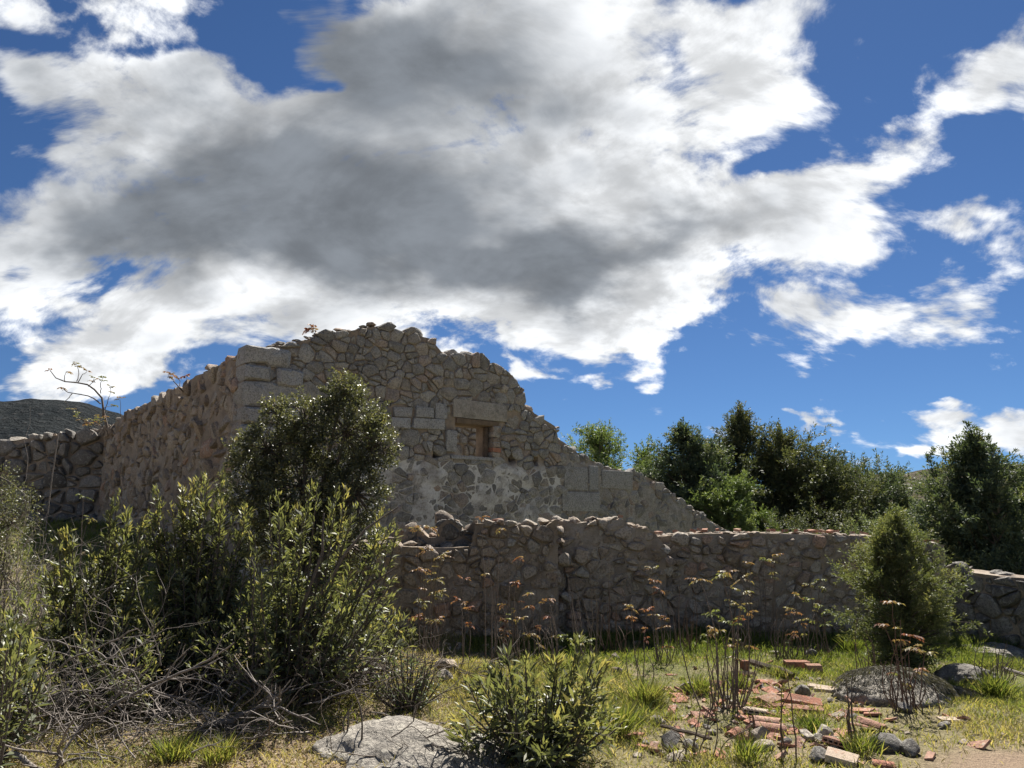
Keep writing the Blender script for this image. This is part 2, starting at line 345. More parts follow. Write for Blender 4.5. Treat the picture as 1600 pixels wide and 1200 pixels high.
# ================================================================ stonework
def clip(poly, n, d):
    """keep the side n.p <= d of a convex polygon"""
    out = []; k = len(poly)
    for i in range(k):
        a = poly[i]; b = poly[(i + 1) % k]; da = a @ n - d; db = b @ n - d
        if da <= 0: out.append(a)
        if (da < 0 < db) or (db < 0 < da): out.append(a + (b - a) * (da / (da - db)))
    return out
def stone_cells(Lw, Hw, su, sz, gap, seed, keep, jit=.38, split=.38):
    """irregular masonry: cells (convex polygons) of jittered courses; keep(u, z) says where stones stand"""
    g = np.random.default_rng(seed); P = []; z = -.3 * sz; row = 0
    while z < Hw + sz:
        hz = sz * g.uniform(.7, 1.3); u = -su * g.uniform(.2, 1)
        while u < Lw + su:
            wu = su * g.choice((.5, .7, .9, 1.1, 1.5), p=(.2, .25, .2, .2, .15))
            P.append((u + wu / 2 + g.normal() * su * .08, z + hz / 2 + g.normal() * sz * jit * .5)); u += wu
        z += hz
    P = np.array(P); P = P[(P[:, 0] > -su) & (P[:, 0] < Lw + su)]
    wgt = g.uniform(-1, 1, len(P)) * (min(su, sz) ** 2) * .5
    asp = su / sz * .8; Q = P * np.array((1 / asp, 1)); cells = []
    for i in range(len(P)):
        if not keep(P[i, 0], P[i, 1]): continue
        d2 = ((Q - Q[i]) ** 2).sum(1); near = np.argsort(d2)[1:15]
        r = 2.2 * max(su / asp, sz); poly = [Q[i] + np.array(c) * r for c in ((-1, -1), (1, -1), (1, 1), (-1, 1))]
        for j in near:
            v = Q[j] - Q[i]; l = math.sqrt(d2[j])
            if l < 1e-6: continue
            n = v / l; mid = (l + (wgt[i] - wgt[j]) / l) / 2 - gap * g.uniform(.3, 1.0) / 2
            poly = clip(poly, n, Q[i] @ n + mid)
            if len(poly) < 3: break
        if len(poly) < 3: continue
        poly = np.array(poly) * np.array((asp, 1))
        for n, d in (((-1, 0), 0), ((1, 0), Lw), ((0, -1), 0)):
            if len(poly) > 2: poly = np.array(clip(list(poly), np.array(n, float), d))
        if len(poly) < 3: continue
        if np.ptp(poly[:, 0]) < .05 or np.ptp(poly[:, 1]) < .04: continue
        big = np.ptp(poly[:, 0]) * np.ptp(poly[:, 1]) / (su * sz)
        if g.uniform() < split * min(1.2, big):             # chinking: some stones are really two or three
            a = g.normal() * .5 + (0 if np.ptp(poly[:, 0]) > 1.3 * np.ptp(poly[:, 1]) else 1.57); n = np.array((math.cos(a), math.sin(a))); d = poly.mean(0) @ n + g.normal() * .12 * min(su, sz)
            for sg in (1, -1):
                q = clip(list(poly), n * sg, d * sg - gap * .4)
                if len(q) > 2 and np.ptp(np.array(q)[:, 0]) > .04 and np.ptp(np.array(q)[:, 1]) > .03: cells.append(np.array(q))
            continue
        cells.append(poly)
    return cells
def stone_geo(poly, g, front, depth, bulge=.03, tilt=.12, rnd=.34):
    """one dressed or rough stone from its outline (u, z): local x = u, y = into the wall, z up; about 50 triangles"""
    p = np.array(poly); k = len(p); c = p.mean(0)
    q = []
    for i in range(k):                                # chip the corners
        a = p[i]; b = p[(i + 1) % k]; f = g.uniform(.10, .10 + rnd)
        q += [a + (b - a) * f * .75, b + (a - b) * f * .75]
    q = np.array(q); m = len(q); s = np.sqrt(np.ptp(p[:, 0]) * np.ptp(p[:, 1])); q = q + g.normal(size=q.shape) * s * .022
    ta, tb = g.normal() * tilt, g.normal() * tilt
    def plane(pp): d = pp - c; return front + d[:, 0] * ta + d[:, 1] * tb
    inner = c + (q - c) * g.uniform(.66, .86, (m, 1))
    y1 = plane(q) + bulge * g.uniform(.7, 1.3, m); y2 = plane(inner) - bulge * g.uniform(-.2, .35, m)
    V = [np.stack((q[:, 0], np.full(m, front + depth), q[:, 1]), 1), np.stack((q[:, 0], y1, q[:, 1]), 1),
         np.stack((inner[:, 0], y2, inner[:, 1]), 1), np.array([[c[0] + g.normal() * s * .05, front - bulge * g.uniform(.0, .4), c[1]]])]
    F = []
    for r in (0, 1):
        for i in range(m): j = (i + 1) % m; F.append((r * m + i, r * m + j, (r + 1) * m + j, (r + 1) * m + i))
    for i in range(m): F.append((2 * m + i, 2 * m + (i + 1) % m, 3 * m))
    return np.concatenate(V), F
def prof(pts):
    pts = sorted(pts); xs = [p[0] for p in pts]; zs = [p[1] for p in pts]
    return lambda u: np.interp(u, xs, zs)
def core_mesh(name, Lw, top, bot, thick, mat, face, res, hole=None, seed=0, attrs=None):
    """mortar and rubble heart of a wall as a closed solid; face(u, z) = depth of the front skin"""
    nu = max(2, int(Lw / res)); zmax = max(top(np.linspace(0, Lw, 200))); zmin = bot
    nz = max(2, int((zmax - zmin) / res)); us = np.linspace(0, Lw, nu + 1); zs = np.linspace(zmin, zmax, nz + 1)
    U, Z = np.meshgrid(us, zs, indexing='ij'); T = top(U)
    uc = (us[:-1] + us[1:]) / 2; Uc, Zc = np.meshgrid(uc, zs[:-1], indexing='ij')
    on = Zc < top(Uc)
    if hole is not None: on &= ~hole(Uc, (Zc + res / 2))
    Zt = np.minimum(Z, T)                                     # ragged top follows the profile
    Y = face(U, Z); n1 = (nu + 1) * (nz + 1)
    Yb = thick + .03 * (fbm(U * 3, Z * 3, seed + 50) - .5)
    V = np.concatenate((np.stack((U, Y, Zt), -1).reshape(-1, 3), np.stack((U, Yb, Zt), -1).reshape(-1, 3)))
    idx = np.arange(n1).reshape(nu + 1, nz + 1); F = []
    I, J = np.nonzero(on)
    F.append(np.stack((idx[I, J], idx[I + 1, J], idx[I + 1, J + 1], idx[I, J + 1]), 1))
    F.append(np.stack((idx[I, J], idx[I, J + 1], idx[I + 1, J + 1], idx[I + 1, J]), 1) + n1)
    pad = np.pad(on, 1)
    for (di, dj, e) in ((-1, 0, ((0, 0), (0, 1))), (1, 0, ((1, 1), (1, 0))), (0, -1, ((1, 0), (0, 0))), (0, 1, ((0, 1), (1, 1)))):
        b = on & ~pad[1 + di:pad.shape[0] - 1 + di, 1 + dj:pad.shape[1] - 1 + dj]; I, J = np.nonzero(b)
        a = idx[I + e[0][0], J + e[0][1]]; c = idx[I + e[1][0], J + e[1][1]]
        F.append(np.stack((a, c, c + n1, a + n1), 1))
    at_ = {k: np.tile(np.clip(f(U, Z), 0, 1).ravel(), 2) for k, f in (attrs or {}).items()}
    me = mesh(name, V, np.concatenate(F), mat, None, True, at_)
    me.set_sharp_from_angle(angle=R(50)); return me

RUBBLE = []
for k in range(8):
    me = rock_mesh('stone', GRAN, 100 + k, cuts=11, rough=.03); me.set_sharp_from_angle(angle=R(38)); RUBBLE.append(me)
RUBBLE_CLAY = mesh('tile_shard', np.array([(-1, -1, -1), (1, -.8, -1), (.8, 1, -1), (-.7, .9, -1), (-1, -1, 1), (1, -.8, 1), (.8, 1, 1), (-.7, .9, 1)]) * .5,
                   [(3, 2, 1, 0), (4, 5, 6, 7), (0, 1, 5, 4), (1, 2, 6, 5), (2, 3, 7, 6), (3, 0, 4, 7)], CLAY, 0.0)
def recolor(meshes, mat):
    out = []
    for m in meshes: c = m.copy(); c.materials.clear(); c.materials.append(mat); out.append(c)
    return out
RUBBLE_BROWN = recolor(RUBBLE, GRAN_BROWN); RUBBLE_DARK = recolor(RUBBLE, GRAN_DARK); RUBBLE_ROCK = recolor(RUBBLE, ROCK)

class Wall:
    """a straight wall: u along it, z up, front face towards the viewer; world = origin + u * D, inwards = left of D"""
    def __init__(self, o, d):
        self.o = np.array(o, float); self.d = nrm(np.array(d, float)); self.n = np.array((-self.d[1], self.d[0])); self.a = math.atan2(self.d[1], self.d[0])
    def uz(self, px, py, base=0.0):
        """(u, height above base) where the ray of a photograph pixel meets the face"""
        r = ray(px, py); A = np.array([[r[0], -self.d[0]], [r[1], -self.d[1]]]); t, u = np.linalg.solve(A, self.o[:2])
        return float(u), float(EYE + t * r[2] - base)
    def w(self, u, y, z): return self.o[0] + u * self.d[0] + y * self.n[0], self.o[1] + u * self.d[1] + y * self.n[1], z
    def px_area(self, poly, base):
        c = poly.mean(0); x, y, z = self.w(c[0], 0, c[1] + base); d = math.hypot(x, y)
        vis = abs(self.n @ np.array((x, y)) / d); return np.ptp(poly[:, 0]) * np.ptp(poly[:, 1]) * vis * (FPX / d) ** 2

def lay_stones(part, cells, g, mat, front, depth, n_single, area, name='stone', fr_jit=.02, **kw):
    """the n_single stones that show largest are objects of their own, the rest one joined part"""
    order = sorted(range(len(cells)), key=lambda i: -area(cells[i])); bag = []; nv = 0; FF = []; RR = []
    for rank, i in enumerate(order):
        c = cells[i].mean(0); f = front(c[0], c[1]) + g.normal() * fr_jit
        V, F = stone_geo(cells[i], g, f, depth, **kw); r = g.uniform()
        if rank < n_single:
            o = np.array((c[0], 0, c[1])); me = mesh(name, V - o, F, mat, r, True); me.set_sharp_from_angle(angle=R(40))
            obj(name, me, part, o)
        else:
            bag.append(V); FF += [tuple(x + nv for x in f_) for f_ in F]; RR += [r] * len(V); nv += len(V)
    if bag:
        me = mesh('small_stones', np.concatenate(bag), FF, mat, np.array(RR), True); me.set_sharp_from_angle(angle=R(40))
        tag(obj('small_stones', me, part), kind='stuff')
def cap_stones(part, L0, L1, top, thick, g, meshes, step, n, clay=0.0, zs=.62, name='stone'):
    """loose stones along a broken wall top"""
    u = L0; k = 0
    while u < L1 and k < n:
        s = step * g.uniform(.55, 1.35); rows = max(1, int(thick / (step * 1.1)))
        for j in range(rows):
            y = thick * (j + .5) / rows + g.normal() * .03; z = float(top(u))
            me = meshes[g.integers(len(meshes))]
            if g.uniform() < clay:
                o = obj('tile_shard', RUBBLE_CLAY, part, (u, y - .02, z + .045), (g.normal() * .12, g.normal() * .12, g.uniform(0, 6)), (s * .6, s * .42, .035))
            else:
                o = obj(name, me, part, (u + g.normal() * .04, y, z + s * .06), (g.normal() * .15, g.normal() * .15, g.uniform(0, 6)), (s * .56, s * g.uniform(.38, .5), s * zs * g.uniform(.38, .6)))
            k += 1
        u += s * .95

def box_geo(x0, x1, y0, y1, z0, z1, g=None, j=0.0):
    V = np.array([(x, y, z) for z in (z0, z1) for y in (y0, y1) for x in (x0, x1)], float)
    if g is not None: V += g.normal(size=V.shape) * j
    return V, [(0, 2, 3, 1), (4, 5, 7, 6), (0, 1, 5, 4), (2, 6, 7, 3), (0, 4, 6, 2), (1, 3, 7, 5)]
def bev_box(name, x0, x1, y0, y1, z0, z1, mat, bev=.015, seed=0, jit=.008):
    import bmesh
    g = np.random.default_rng(seed); V, F = box_geo(x0, x1, y0, y1, z0, z1, g, jit); bm = bmesh.new()
    vs = [bm.verts.new(v) for v in V]
    for f in F: bm.faces.new([vs[i] for i in f])
    bmesh.ops.bevel(bm, geom=bm.edges[:], offset=bev, segments=2, affect='EDGES', profile=.6); bm.normal_update()
    me = bpy.data.meshes.new(name); bm.to_mesh(me); bm.free(); me.materials.append(mat)
    me.polygons.foreach_set('use_smooth', np.ones(len(me.polygons), dtype=bool)); me.set_sharp_from_angle(angle=R(40))
    a = me.attributes.new('rnd', 'FLOAT', 'POINT'); a.data.foreach_set('value', np.full(len(me.vertices), g.uniform())); return me

# ---------------------------------------------------------------- ruined house: gable and long side
g = np.random.default_rng(3)
GA = R(39); GD = (math.cos(GA), math.sin(GA))
c0 = ray(384, 600); CORNER = np.array((c0[0] / c0[1] * 13.3, 13.3))
GABLE = Wall(CORNER, GD)
base_z = float(ground_z(*CORNER)) - .25
house = thing('ruined_house', 'roofless granite house ruin with broken gable, small window and crumbling side wall', 'ruin', (CORNER[0], CORNER[1], base_z))
gp = [(385, 545), (430, 536), (500, 521), (560, 509), (598, 503), (612, 510), (640, 516), (672, 524), (690, 545), (704, 553), (725, 548), (745, 552),
      (770, 569), (800, 582), (815, 603), (822, 632), (845, 647), (868, 662), (873, 682), (890, 692), (905, 706), (925, 716), (950, 726),
      (985, 734), (1010, 741), (1035, 753), (1060, 776), (1090, 796), (1115, 813), (1140, 827)]
gpts = [GABLE.uz(x, y, base_z) for x, y in gp]; gpts[0] = (0.0, gpts[0][1])
GL = gpts[-1][0]; gtop = prof(gpts + [(GL + .3, gpts[-1][1] - .5)])
wu0, wz0 = GABLE.uz(712, 712, base_z); wu1, wz1 = GABLE.uz(767, 664, base_z)
pl_line = prof([(a, b - .05) for a, b in (GABLE.uz(380, 700, base_z), GABLE.uz(600, 698, base_z), GABLE.uz(700, 706, base_z), GABLE.uz(860, 724, base_z), GABLE.uz(885, 722, base_z))])
ru0 = GABLE.uz(876, 740, base_z)[0]
putlog = [GABLE.uz(x, y, base_z) for x, y in ((639, 708), (682, 709), (800, 717), (837, 720))]
def g_pl(u, z):      # plastered lower part
    return sst(.0, .28, pl_line(u) - z + .35 * (fbm(u * 2.2, z * 2.2, 21) - .5)) * (1 - sst(ru0 - .1, ru0 + .1, u))
def g_rend(u, z):    # smooth rendered right-hand end
    return sst(ru0 - .1, ru0 + .25, u) * sst(.05, .35, gtop(u) - z + .15 * (fbm(u * 3, z * 3, 5) - .5))
def g_white(u, z):
    return g_pl(u, z) * (.15 + .85 * sst(.42, .58, .6 * fbm(u * 3.1, z * 3.1, 31, 5) + .4 * fbm(u * 9, z * 9, 37, 3) + .12 * sst(.9, .0, pl_line(u) - z) - .02))
def g_face(u, z):
    n = fbm(u * 7, z * 7, 41, 4) - .5; n2 = fbm(u * 2.1, z * 2.1, 31, 5) - .5
    y = -.002 + .06 * n
    y = y * (1 - g_pl(u, z)) + g_pl(u, z) * (-.04 + .05 * n - .10 * n2)
    y = y * (1 - g_rend(u, z)) + g_rend(u, z) * (-.035 + .03 * n - .05 * n2)
    for (a, b) in putlog: y = y + .45 * sst(.085, .05, np.hypot(u - a, (z - b) * .9))
    return y
TH = .6
gcore = obj('gable_wall', core_mesh('gable_wall', GL, lambda u: gtop(u) - .07, 0.0, TH, MORTAR, g_face, .055,
            lambda u, z: (u > wu0 - .02) & (u < wu1 + .02) & (z > wz0) & (z < wz1), 1, {'plaster': lambda u, z: g_pl(u, z) + g_rend(u, z) * .85, 'white': g_white}), house, rot=(0, 0, GA))
# big squared corner stones, jamb blocks and slabs that stand proud of the rubble
def rect(x0, y0, x1, y1):
    a = GABLE.uz(x0, y1, base_z); b = GABLE.uz(x1, y0, base_z); return a[0], a[1], b[0], b[1]
quoins = [rect(392, 547, 455, 571), rect(391, 573, 424, 597), rect(428, 580, 474, 605), rect(385, 602, 474, 634), rect(372, 638, 434, 661), rect(436, 640, 476, 662),
          rect(380, 665, 440, 688), rect(374, 692, 470, 722), rect(372, 726, 430, 752), rect(370, 756, 462, 788), rect(368, 792, 432, 820)]
slabs = [rect(879, 730, 916, 766), rect(918, 728, 932, 766), rect(876, 770, 934, 799), rect(938, 737, 985, 764)]
blocks = [rect(694, 672, 711, 706), rect(612, 636, 642, 651), rect(646, 637, 674, 653), rect(677, 631, 696, 655), rect(643, 656, 694, 670), rect(608, 654, 640, 668)]
for i, (a, b, c, d) in enumerate(quoins):
    a = max(a, -.03 if i in (0, 1, 3, 4, 6, 7, 8, 9, 10) else a)
    if i not in (2, 5): a = -.075
    V, F = stone_geo(np.array([(a + .012, b + .028), ((a + c) / 2, b + .016 + .02 * (i % 2)), (c - .02, b + .026), (c - .02, d - .026), ((a + c) / 2, d - .018), (a + .012, d - .024)]), g, -.085 - .025 * (i % 3), .48, .05, .04, .12)
    me = mesh('corner_stone', V, F, GRAN_GREY, g.uniform(), True); me.set_sharp_from_angle(angle=R(35)); obj('corner_stone', me, gcore)
for i, (a, b, c, d) in enumerate(slabs):
    obj('squared_block', bev_box('squared_block', a + .008, c - .008, -.068 - .008 * (i % 2), .2, b + .008, d - .008, GRAN_GREY, .02, 320 + i, .008), gcore)
for i, (a, b, c, d) in enumerate(blocks):
    obj('squared_block', bev_box('squared_block', a + .01, c - .01, -.07 - .01 * (i % 3), .2, b + .01, d - .01, CLAY if i == 0 and False else GRAN_GREY, .025, 340 + i, .012), gcore)
solid = quoins + slabs + blocks
lint = rect(700, 633, 795, 659)
def g_keep(u, z):
    if not (0.02 < u < GL - .02 and 0.0 < z < gtop(u) - .06): return False
    if wu0 - .1 < u < wu1 + .1 and wz0 - .06 < z < wz1 + .06: return False
    for (a, b, c, d) in solid + [lint]:
        if a + .06 < u < c - .06 and b + .04 < z < d - .04: return False
    for (a, b) in putlog:
        if math.hypot(u - a, z - b) < .1: return False
    return True
cells = stone_cells(GL, max(p[1] for p in gpts), .29, .19, .016, 5, g_keep)
def trim(poly):
    """cut a stone back from the window opening"""
    c = poly.mean(0); dd = (wu0 - .0 - c[0], c[0] - wu1, wz0 - c[1], c[1] - wz1); k = int(np.argmax(dd))
    n = np.array(((1, 0), (-1, 0), (0, 1), (0, -1))[k], float); lim = (wu0 - .03, -wu1 - .03, wz0 - .03, -wz1 - .03)[k]
    r = clip(list(poly), n, lim); return np.array(r) if len(r) > 2 else None
cells = [c for c in (trim(p) for p in cells) if c is not None]
lay_stones(gcore, cells, g, GRAN, lambda u, z: -.045, .2, 190, lambda p: GABLE.px_area(p, base_z) * (1 if p.mean(0)[1] > 1.3 else .1), fr_jit=.012, bulge=.02, tilt=.06)
cap_stones(gcore, .05, gpts[4][0], lambda u: gtop(u) - .05, TH, g, RUBBLE, .24, 90, zs=.42)
cap_stones(gcore, gpts[5][0], ru0 + 1.2, lambda u: gtop(u) - .06, TH, g, RUBBLE, .40, 110, clay=.06, zs=.8)
cap_stones(gcore, ru0 + 1.2, GL, lambda u: gtop(u) - .07, TH, g, RUBBLE, .22, 120, clay=.1, zs=.5)
# window: concrete lintel, timber head, frame post, sill, jamb bricks
win = obj('window_lintel', bev_box('window_lintel', lint[0] + .1, lint[2] - .08, -.06, .25, wz1 + .085, lint[3], CONCRETE, .02, 1, .01), gcore)
hd = obj('window_head_timber', bev_box('window_head_timber', wu0 - .02, wu1 + .2, -.055, .30, wz1 - .035, wz1 + .075, TIMBER_OCHRE, .012, 2, .008), gcore)
obj('window_post', bev_box('window_post', wu1 - .075, wu1 - .01, .10, .20, wz0 + .01, wz1 - .04, TIMBER, .008, 4, .004), gcore)
obj('window_sill', bev_box('window_sill', wu0 - .14, wu1 + .06, -.07, .30, wz0 - .07, wz0 + .012, GRAN_GREY, .015, 5, .01), gcore)
for i in range(6):
    hz = (wz1 - wz0 - .06) / 6
    obj('brick', bev_box('brick', wu1 + .02, wu1 + .21 + .03 * (i % 2), -.052 - .006 * (i % 3), .25, wz0 + .02 + i * hz, wz0 + .008 + (i + 1) * hz, CLAY if i == 1 else GRAN_BROWN, .01, 400 + i, .006), gcore)
# wall inside the house, seen through the window
iu0 = wu0 - 1.0
iw = obj('inner_wall', core_mesh('inner_wall', 5.0, lambda u: 4.25 + .1 * np.sin(np.asarray(u) * 3), 0, .5, MORTAR, lambda u, z: .05 + .05 * (fbm(u * 6, z * 6, 8) - .5), .12), house,
         loc=(GABLE.d[0] * iu0 + GABLE.n[0] * 4.2, GABLE.d[1] * iu0 + GABLE.n[1] * 4.2, 0), rot=(0, 0, GA))
lay_stones(iw, stone_cells(5.0, 4.2, .42, .30, .05, 15, lambda u, z: 0 < u < 5 and 1.5 < z < 4.2), g, GRAN, lambda u, z: -.03, .15, 12,
           lambda p: -math.hypot(p.mean(0)[0] - 1.6, p.mean(0)[1] - 3.4))

# side wall of the house, running back to the left
SD = (math.sin(GA), -math.cos(GA)); SL = 11.6
SIDE = Wall(CORNER - SL * np.array(SD), SD)
sp_px = [(390, 545), (345, 566), (310, 583), (298, 590), (291, 611), (270, 614), (240, 623), (210, 636), (185, 654), (168, 668)]
spts = [SIDE.uz(x, y, base_z) for x, y in sp_px]; stop = prof(spts)
s_lo = spts[-1][0]
def s_face(u, z): return -.022 + .09 * (fbm(u * 6, z * 6, 61) - .5) - .08 * (fbm(u * 1.6, z * 1.6, 62, 3) - .5)
score = obj('side_wall', core_mesh('side_wall', SL - .02, lambda u: stop(u) - .06, 0.0, TH, MORTAR, s_face, .07, None, 2,
            {'plaster': lambda u, z: .35 * sst(.4, .6, fbm(u * 1.2, z * 1.2, 66)), 'white': lambda u, z: 0 * u}), house,
            loc=(-SL * SD[0], -SL * SD[1], 0), rot=(0, 0, SIDE.a))
scells = stone_cells(SL, max(p[1] for p in spts), .36, .26, .025, 6, lambda u, z: .05 < u < SL - .25 and 0 < z < stop(u) - .05)
lay_stones(score, scells, g, GRAN_BROWN, lambda u, z: -.05, .2, 95, lambda p: SIDE.px_area(p, base_z) * (1 if p.mean(0)[1] > 2.0 else .2), fr_jit=.03, bulge=.04, tilt=.2)
cap_stones(score, max(s_lo - .4, 0), SL - .1, lambda u: stop(u) - .06, TH, g, RUBBLE_BROWN, .34, 100, clay=.08)

# ---------------------------------------------------------------- wall at the far left
e = SIDE.w(max(s_lo, 0) + .0, 0, 0)
BL = 9.0; BD = nrm(np.array((1, .10))); BACK = Wall(np.array(e[:2]) - BL * BD, BD)
bz = float(ground_z(*BACK.o)) - .4
bpx = [(-140, 694), (-60, 690), (0, 690), (30, 683), (60, 677), (100, 675), (130, 672), (150, 667), (172, 660)]
bpts = [BACK.uz(x, y, bz) for x, y in bpx]; btop = prof(bpts)
bw = thing('field_wall', 'dark dry-stone wall behind the bushes left of the house, hill above it', 'wall', (BACK.o[0], BACK.o[1], bz), BACK.a)
bw['kind'] = 'thing'
bcore = obj('wall_core', core_mesh('wall_core', BL, lambda u: btop(u) - .08, 0, .55, MORTAR, lambda u, z: .08 + .05 * (fbm(u * 6, z * 6, 71) - .5), .09), bw)
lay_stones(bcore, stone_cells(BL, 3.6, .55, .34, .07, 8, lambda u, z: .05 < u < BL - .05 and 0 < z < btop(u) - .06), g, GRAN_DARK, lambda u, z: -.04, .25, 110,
           lambda p: BACK.px_area(p, bz) * (1 if p.mean(0)[1] > .8 else .2), fr_jit=.03, bulge=.045)
cap_stones(bcore, 1.5, BL, lambda u: btop(u) - .06, .55, g, RUBBLE_ROCK, .45, 70)

# ---------------------------------------------------------------- low enclosure walls in front
def low_wall(name, label, o, d, length, pxs, seed, mat, n_single, cap, thick=.5, res=.035, su=.215, sz=.14, clay=.05, plaster=.3, rub=None, zscap=.6, smear=.25, end=None):
    w = Wall(o, d); g = np.random.default_rng(seed)
    bz = float(min(ground_z(*w.o), ground_z(w.o[0] + w.d[0] * length, w.o[1] + w.d[1] * length))) - .12
    pts = [w.uz(x, y, bz) for x, y in pxs]; top = prof(pts)
    t = tag(thing(name, label, 'wall', (w.o[0], w.o[1], bz), w.a), kind='thing')
    def pl(u, z): return plaster * sst(.42, .6, fbm(u * 1.7, z * 1.7, seed + 5))
    def face(u, z): return -.012 + .06 * (fbm(u * 8, z * 8, seed + 1) - .5) + .045 * (fbm(u * 22, z * 22, seed + 4, 2) - .5) - smear * .28 * (fbm(u * 1.5, z * 1.5, seed + 2, 3) - .47)
    core = obj('wall_core', core_mesh('wall_core', length, lambda u: top(u) - .05, 0, thick, MORTAR, face, res, None, seed, {'plaster': pl, 'white': lambda u, z: 0 * u}), t)
    cells = stone_cells(length, max(p[1] for p in pts), su, sz, .022, seed, lambda u, z: .02 < u < length - .02 and 0 < z < top(u) - .04)
    lay_stones(core, cells, g, mat, lambda u, z: -.045, .18, n_single, lambda p: w.px_area(p, bz) * (1 if p.mean(0)[1] > .15 else .2), fr_jit=.02, bulge=.028, tilt=.12)
    cap_stones(core, .02, length, lambda u: top(u) - .05, thick, g, rub or RUBBLE_BROWN, cap, 260, clay=clay, zs=zscap)
    if end:                                            # broken end: stones stick out of the torn masonry
        for k in range(end):
            z = .1 + (k + g.uniform()) / end * (float(top(length)) - .15)
            for y in np.linspace(.02, thick - .05, 4):
                s = g.uniform(.12, .22); me = (rub or RUBBLE_BROWN)[g.integers(8)]
                obj('stone', me, core, (length + g.normal() * .04, y, z), (g.uniform(0, 6), g.uniform(0, 6), g.uniform(0, 6)), (s * .6, s * .5, s * .42))
    return t, core, w, bz, top
def x_at(u, depth): d = ray(u, 850); return d[0] / d[1] * depth
YA = 10.3
lw1, lwc1, w1, bz1, _ = low_wall('low_wall', 'thick brown rubble wall with stepped broken top beside the big rockrose bushes', (x_at(520, YA), YA), (1, .02), x_at(872, YA) - x_at(520, YA),
    [(510, 846), (600, 846), (640, 848), (672, 850), (700, 850), (735, 848), (742, 812), (780, 812), (800, 815), (850, 818), (866, 806), (880, 805)], 21, GRAN_BROWN, 130, .24, .36, end=9, zscap=.55, smear=.4)
# higher back courses of the stepped part
YB = YA + .30
low_wall('low_wall', 'crumbling higher courses with stacked loose stones behind the stepped wall top', (x_at(575, YB), YB + .07), (1, .02), x_at(745, YB) - x_at(575, YB),
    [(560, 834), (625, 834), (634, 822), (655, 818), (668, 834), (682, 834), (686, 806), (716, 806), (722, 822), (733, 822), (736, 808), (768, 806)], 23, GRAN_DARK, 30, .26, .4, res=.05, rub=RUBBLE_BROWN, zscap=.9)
YC = 10.65
lw2, lwc2, w2, bz2, _ = low_wall('low_wall', 'ragged middle stretch of rubble wall with pinkish stones and sunlit top', (x_at(866, YC), YC), (1, .03), x_at(1040, YC) - x_at(866, YC),
    [(860, 806), (900, 812), (930, 808), (975, 806), (985, 818), (1005, 820), (1022, 826), (1035, 842), (1045, 856)], 25, GRAN_BROWN, 95, .21, .5, end=8, clay=.12, plaster=.35)
YD = 10.95
lw3, lwc3, w3, bz3, _ = low_wall('low_wall', 'long level stretch of mortared rubble wall capped with tile shards behind the juniper', (x_at(1030, YD), YD), (1, -.015), x_at(1470, YD) - x_at(1030, YD),
    [(1030, 832), (1060, 830), (1100, 828), (1200, 828), (1300, 830), (1362, 833), (1380, 838), (1480, 846)], 27, GRAN_BROWN, 150, .15, .5, clay=.35, plaster=.4, zscap=.32, smear=.22)
YE0, YE1 = 11.3, 9.6
pE0 = np.array((x_at(1452, YE0), YE0)); pE1 = np.array((x_at(1680, YE1), YE1))
low_wall('low_wall', 'low grey rubble wall on the far right below the dark junipers', pE0, pE1 - pE0, float(np.linalg.norm(pE1 - pE0)),
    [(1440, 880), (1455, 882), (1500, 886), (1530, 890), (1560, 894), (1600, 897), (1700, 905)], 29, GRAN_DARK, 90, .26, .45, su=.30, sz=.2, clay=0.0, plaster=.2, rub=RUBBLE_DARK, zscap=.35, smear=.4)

# ================================================================ ground, hills
def grid_sheet(name, xs, ys, zf, mat, attrs=None):
    X, Y = np.meshgrid(xs, ys, indexing='ij'); n, m = X.shape
    V = np.stack((X, Y, zf(X, Y)), -1).reshape(-1, 3); ii = np.arange(n * m).reshape(n, m)
    F = np.stack((ii[:-1, :-1], ii[1:, :-1], ii[1:, 1:], ii[:-1, 1:]), -1).reshape(-1, 4)
    return mesh(name, V, F, mat, None, True, {k: f(X, Y).ravel() for k, f in (attrs or {}).items()})
def green_amount(x, y):
    """how green (1) or dry (0) the sward is"""
    w = sst(-1.6, .8, x) * (.55 + .45 * sst(6.0, 9.0, y)) + .25 * sst(8.5, 10.5, y)
    w = w + .55 * (fbm(x * .8, y * .8, 77) - .5)
    path = sst(.9, .35, np.hypot((x - 3.5) / 1.3, (y - 5.15) / .75))
    return np.clip(w * (1 - path), 0, 1)
def bare_amount(x, y): return np.clip(sst(.95, .5, np.hypot((x - 3.6) / 1.2, (y - 5.2) / .7)) + .8 * sst(1.0, .6, np.hypot((x + 1.3) / 1.6, (y - 5.6) / .9)), 0, 1)
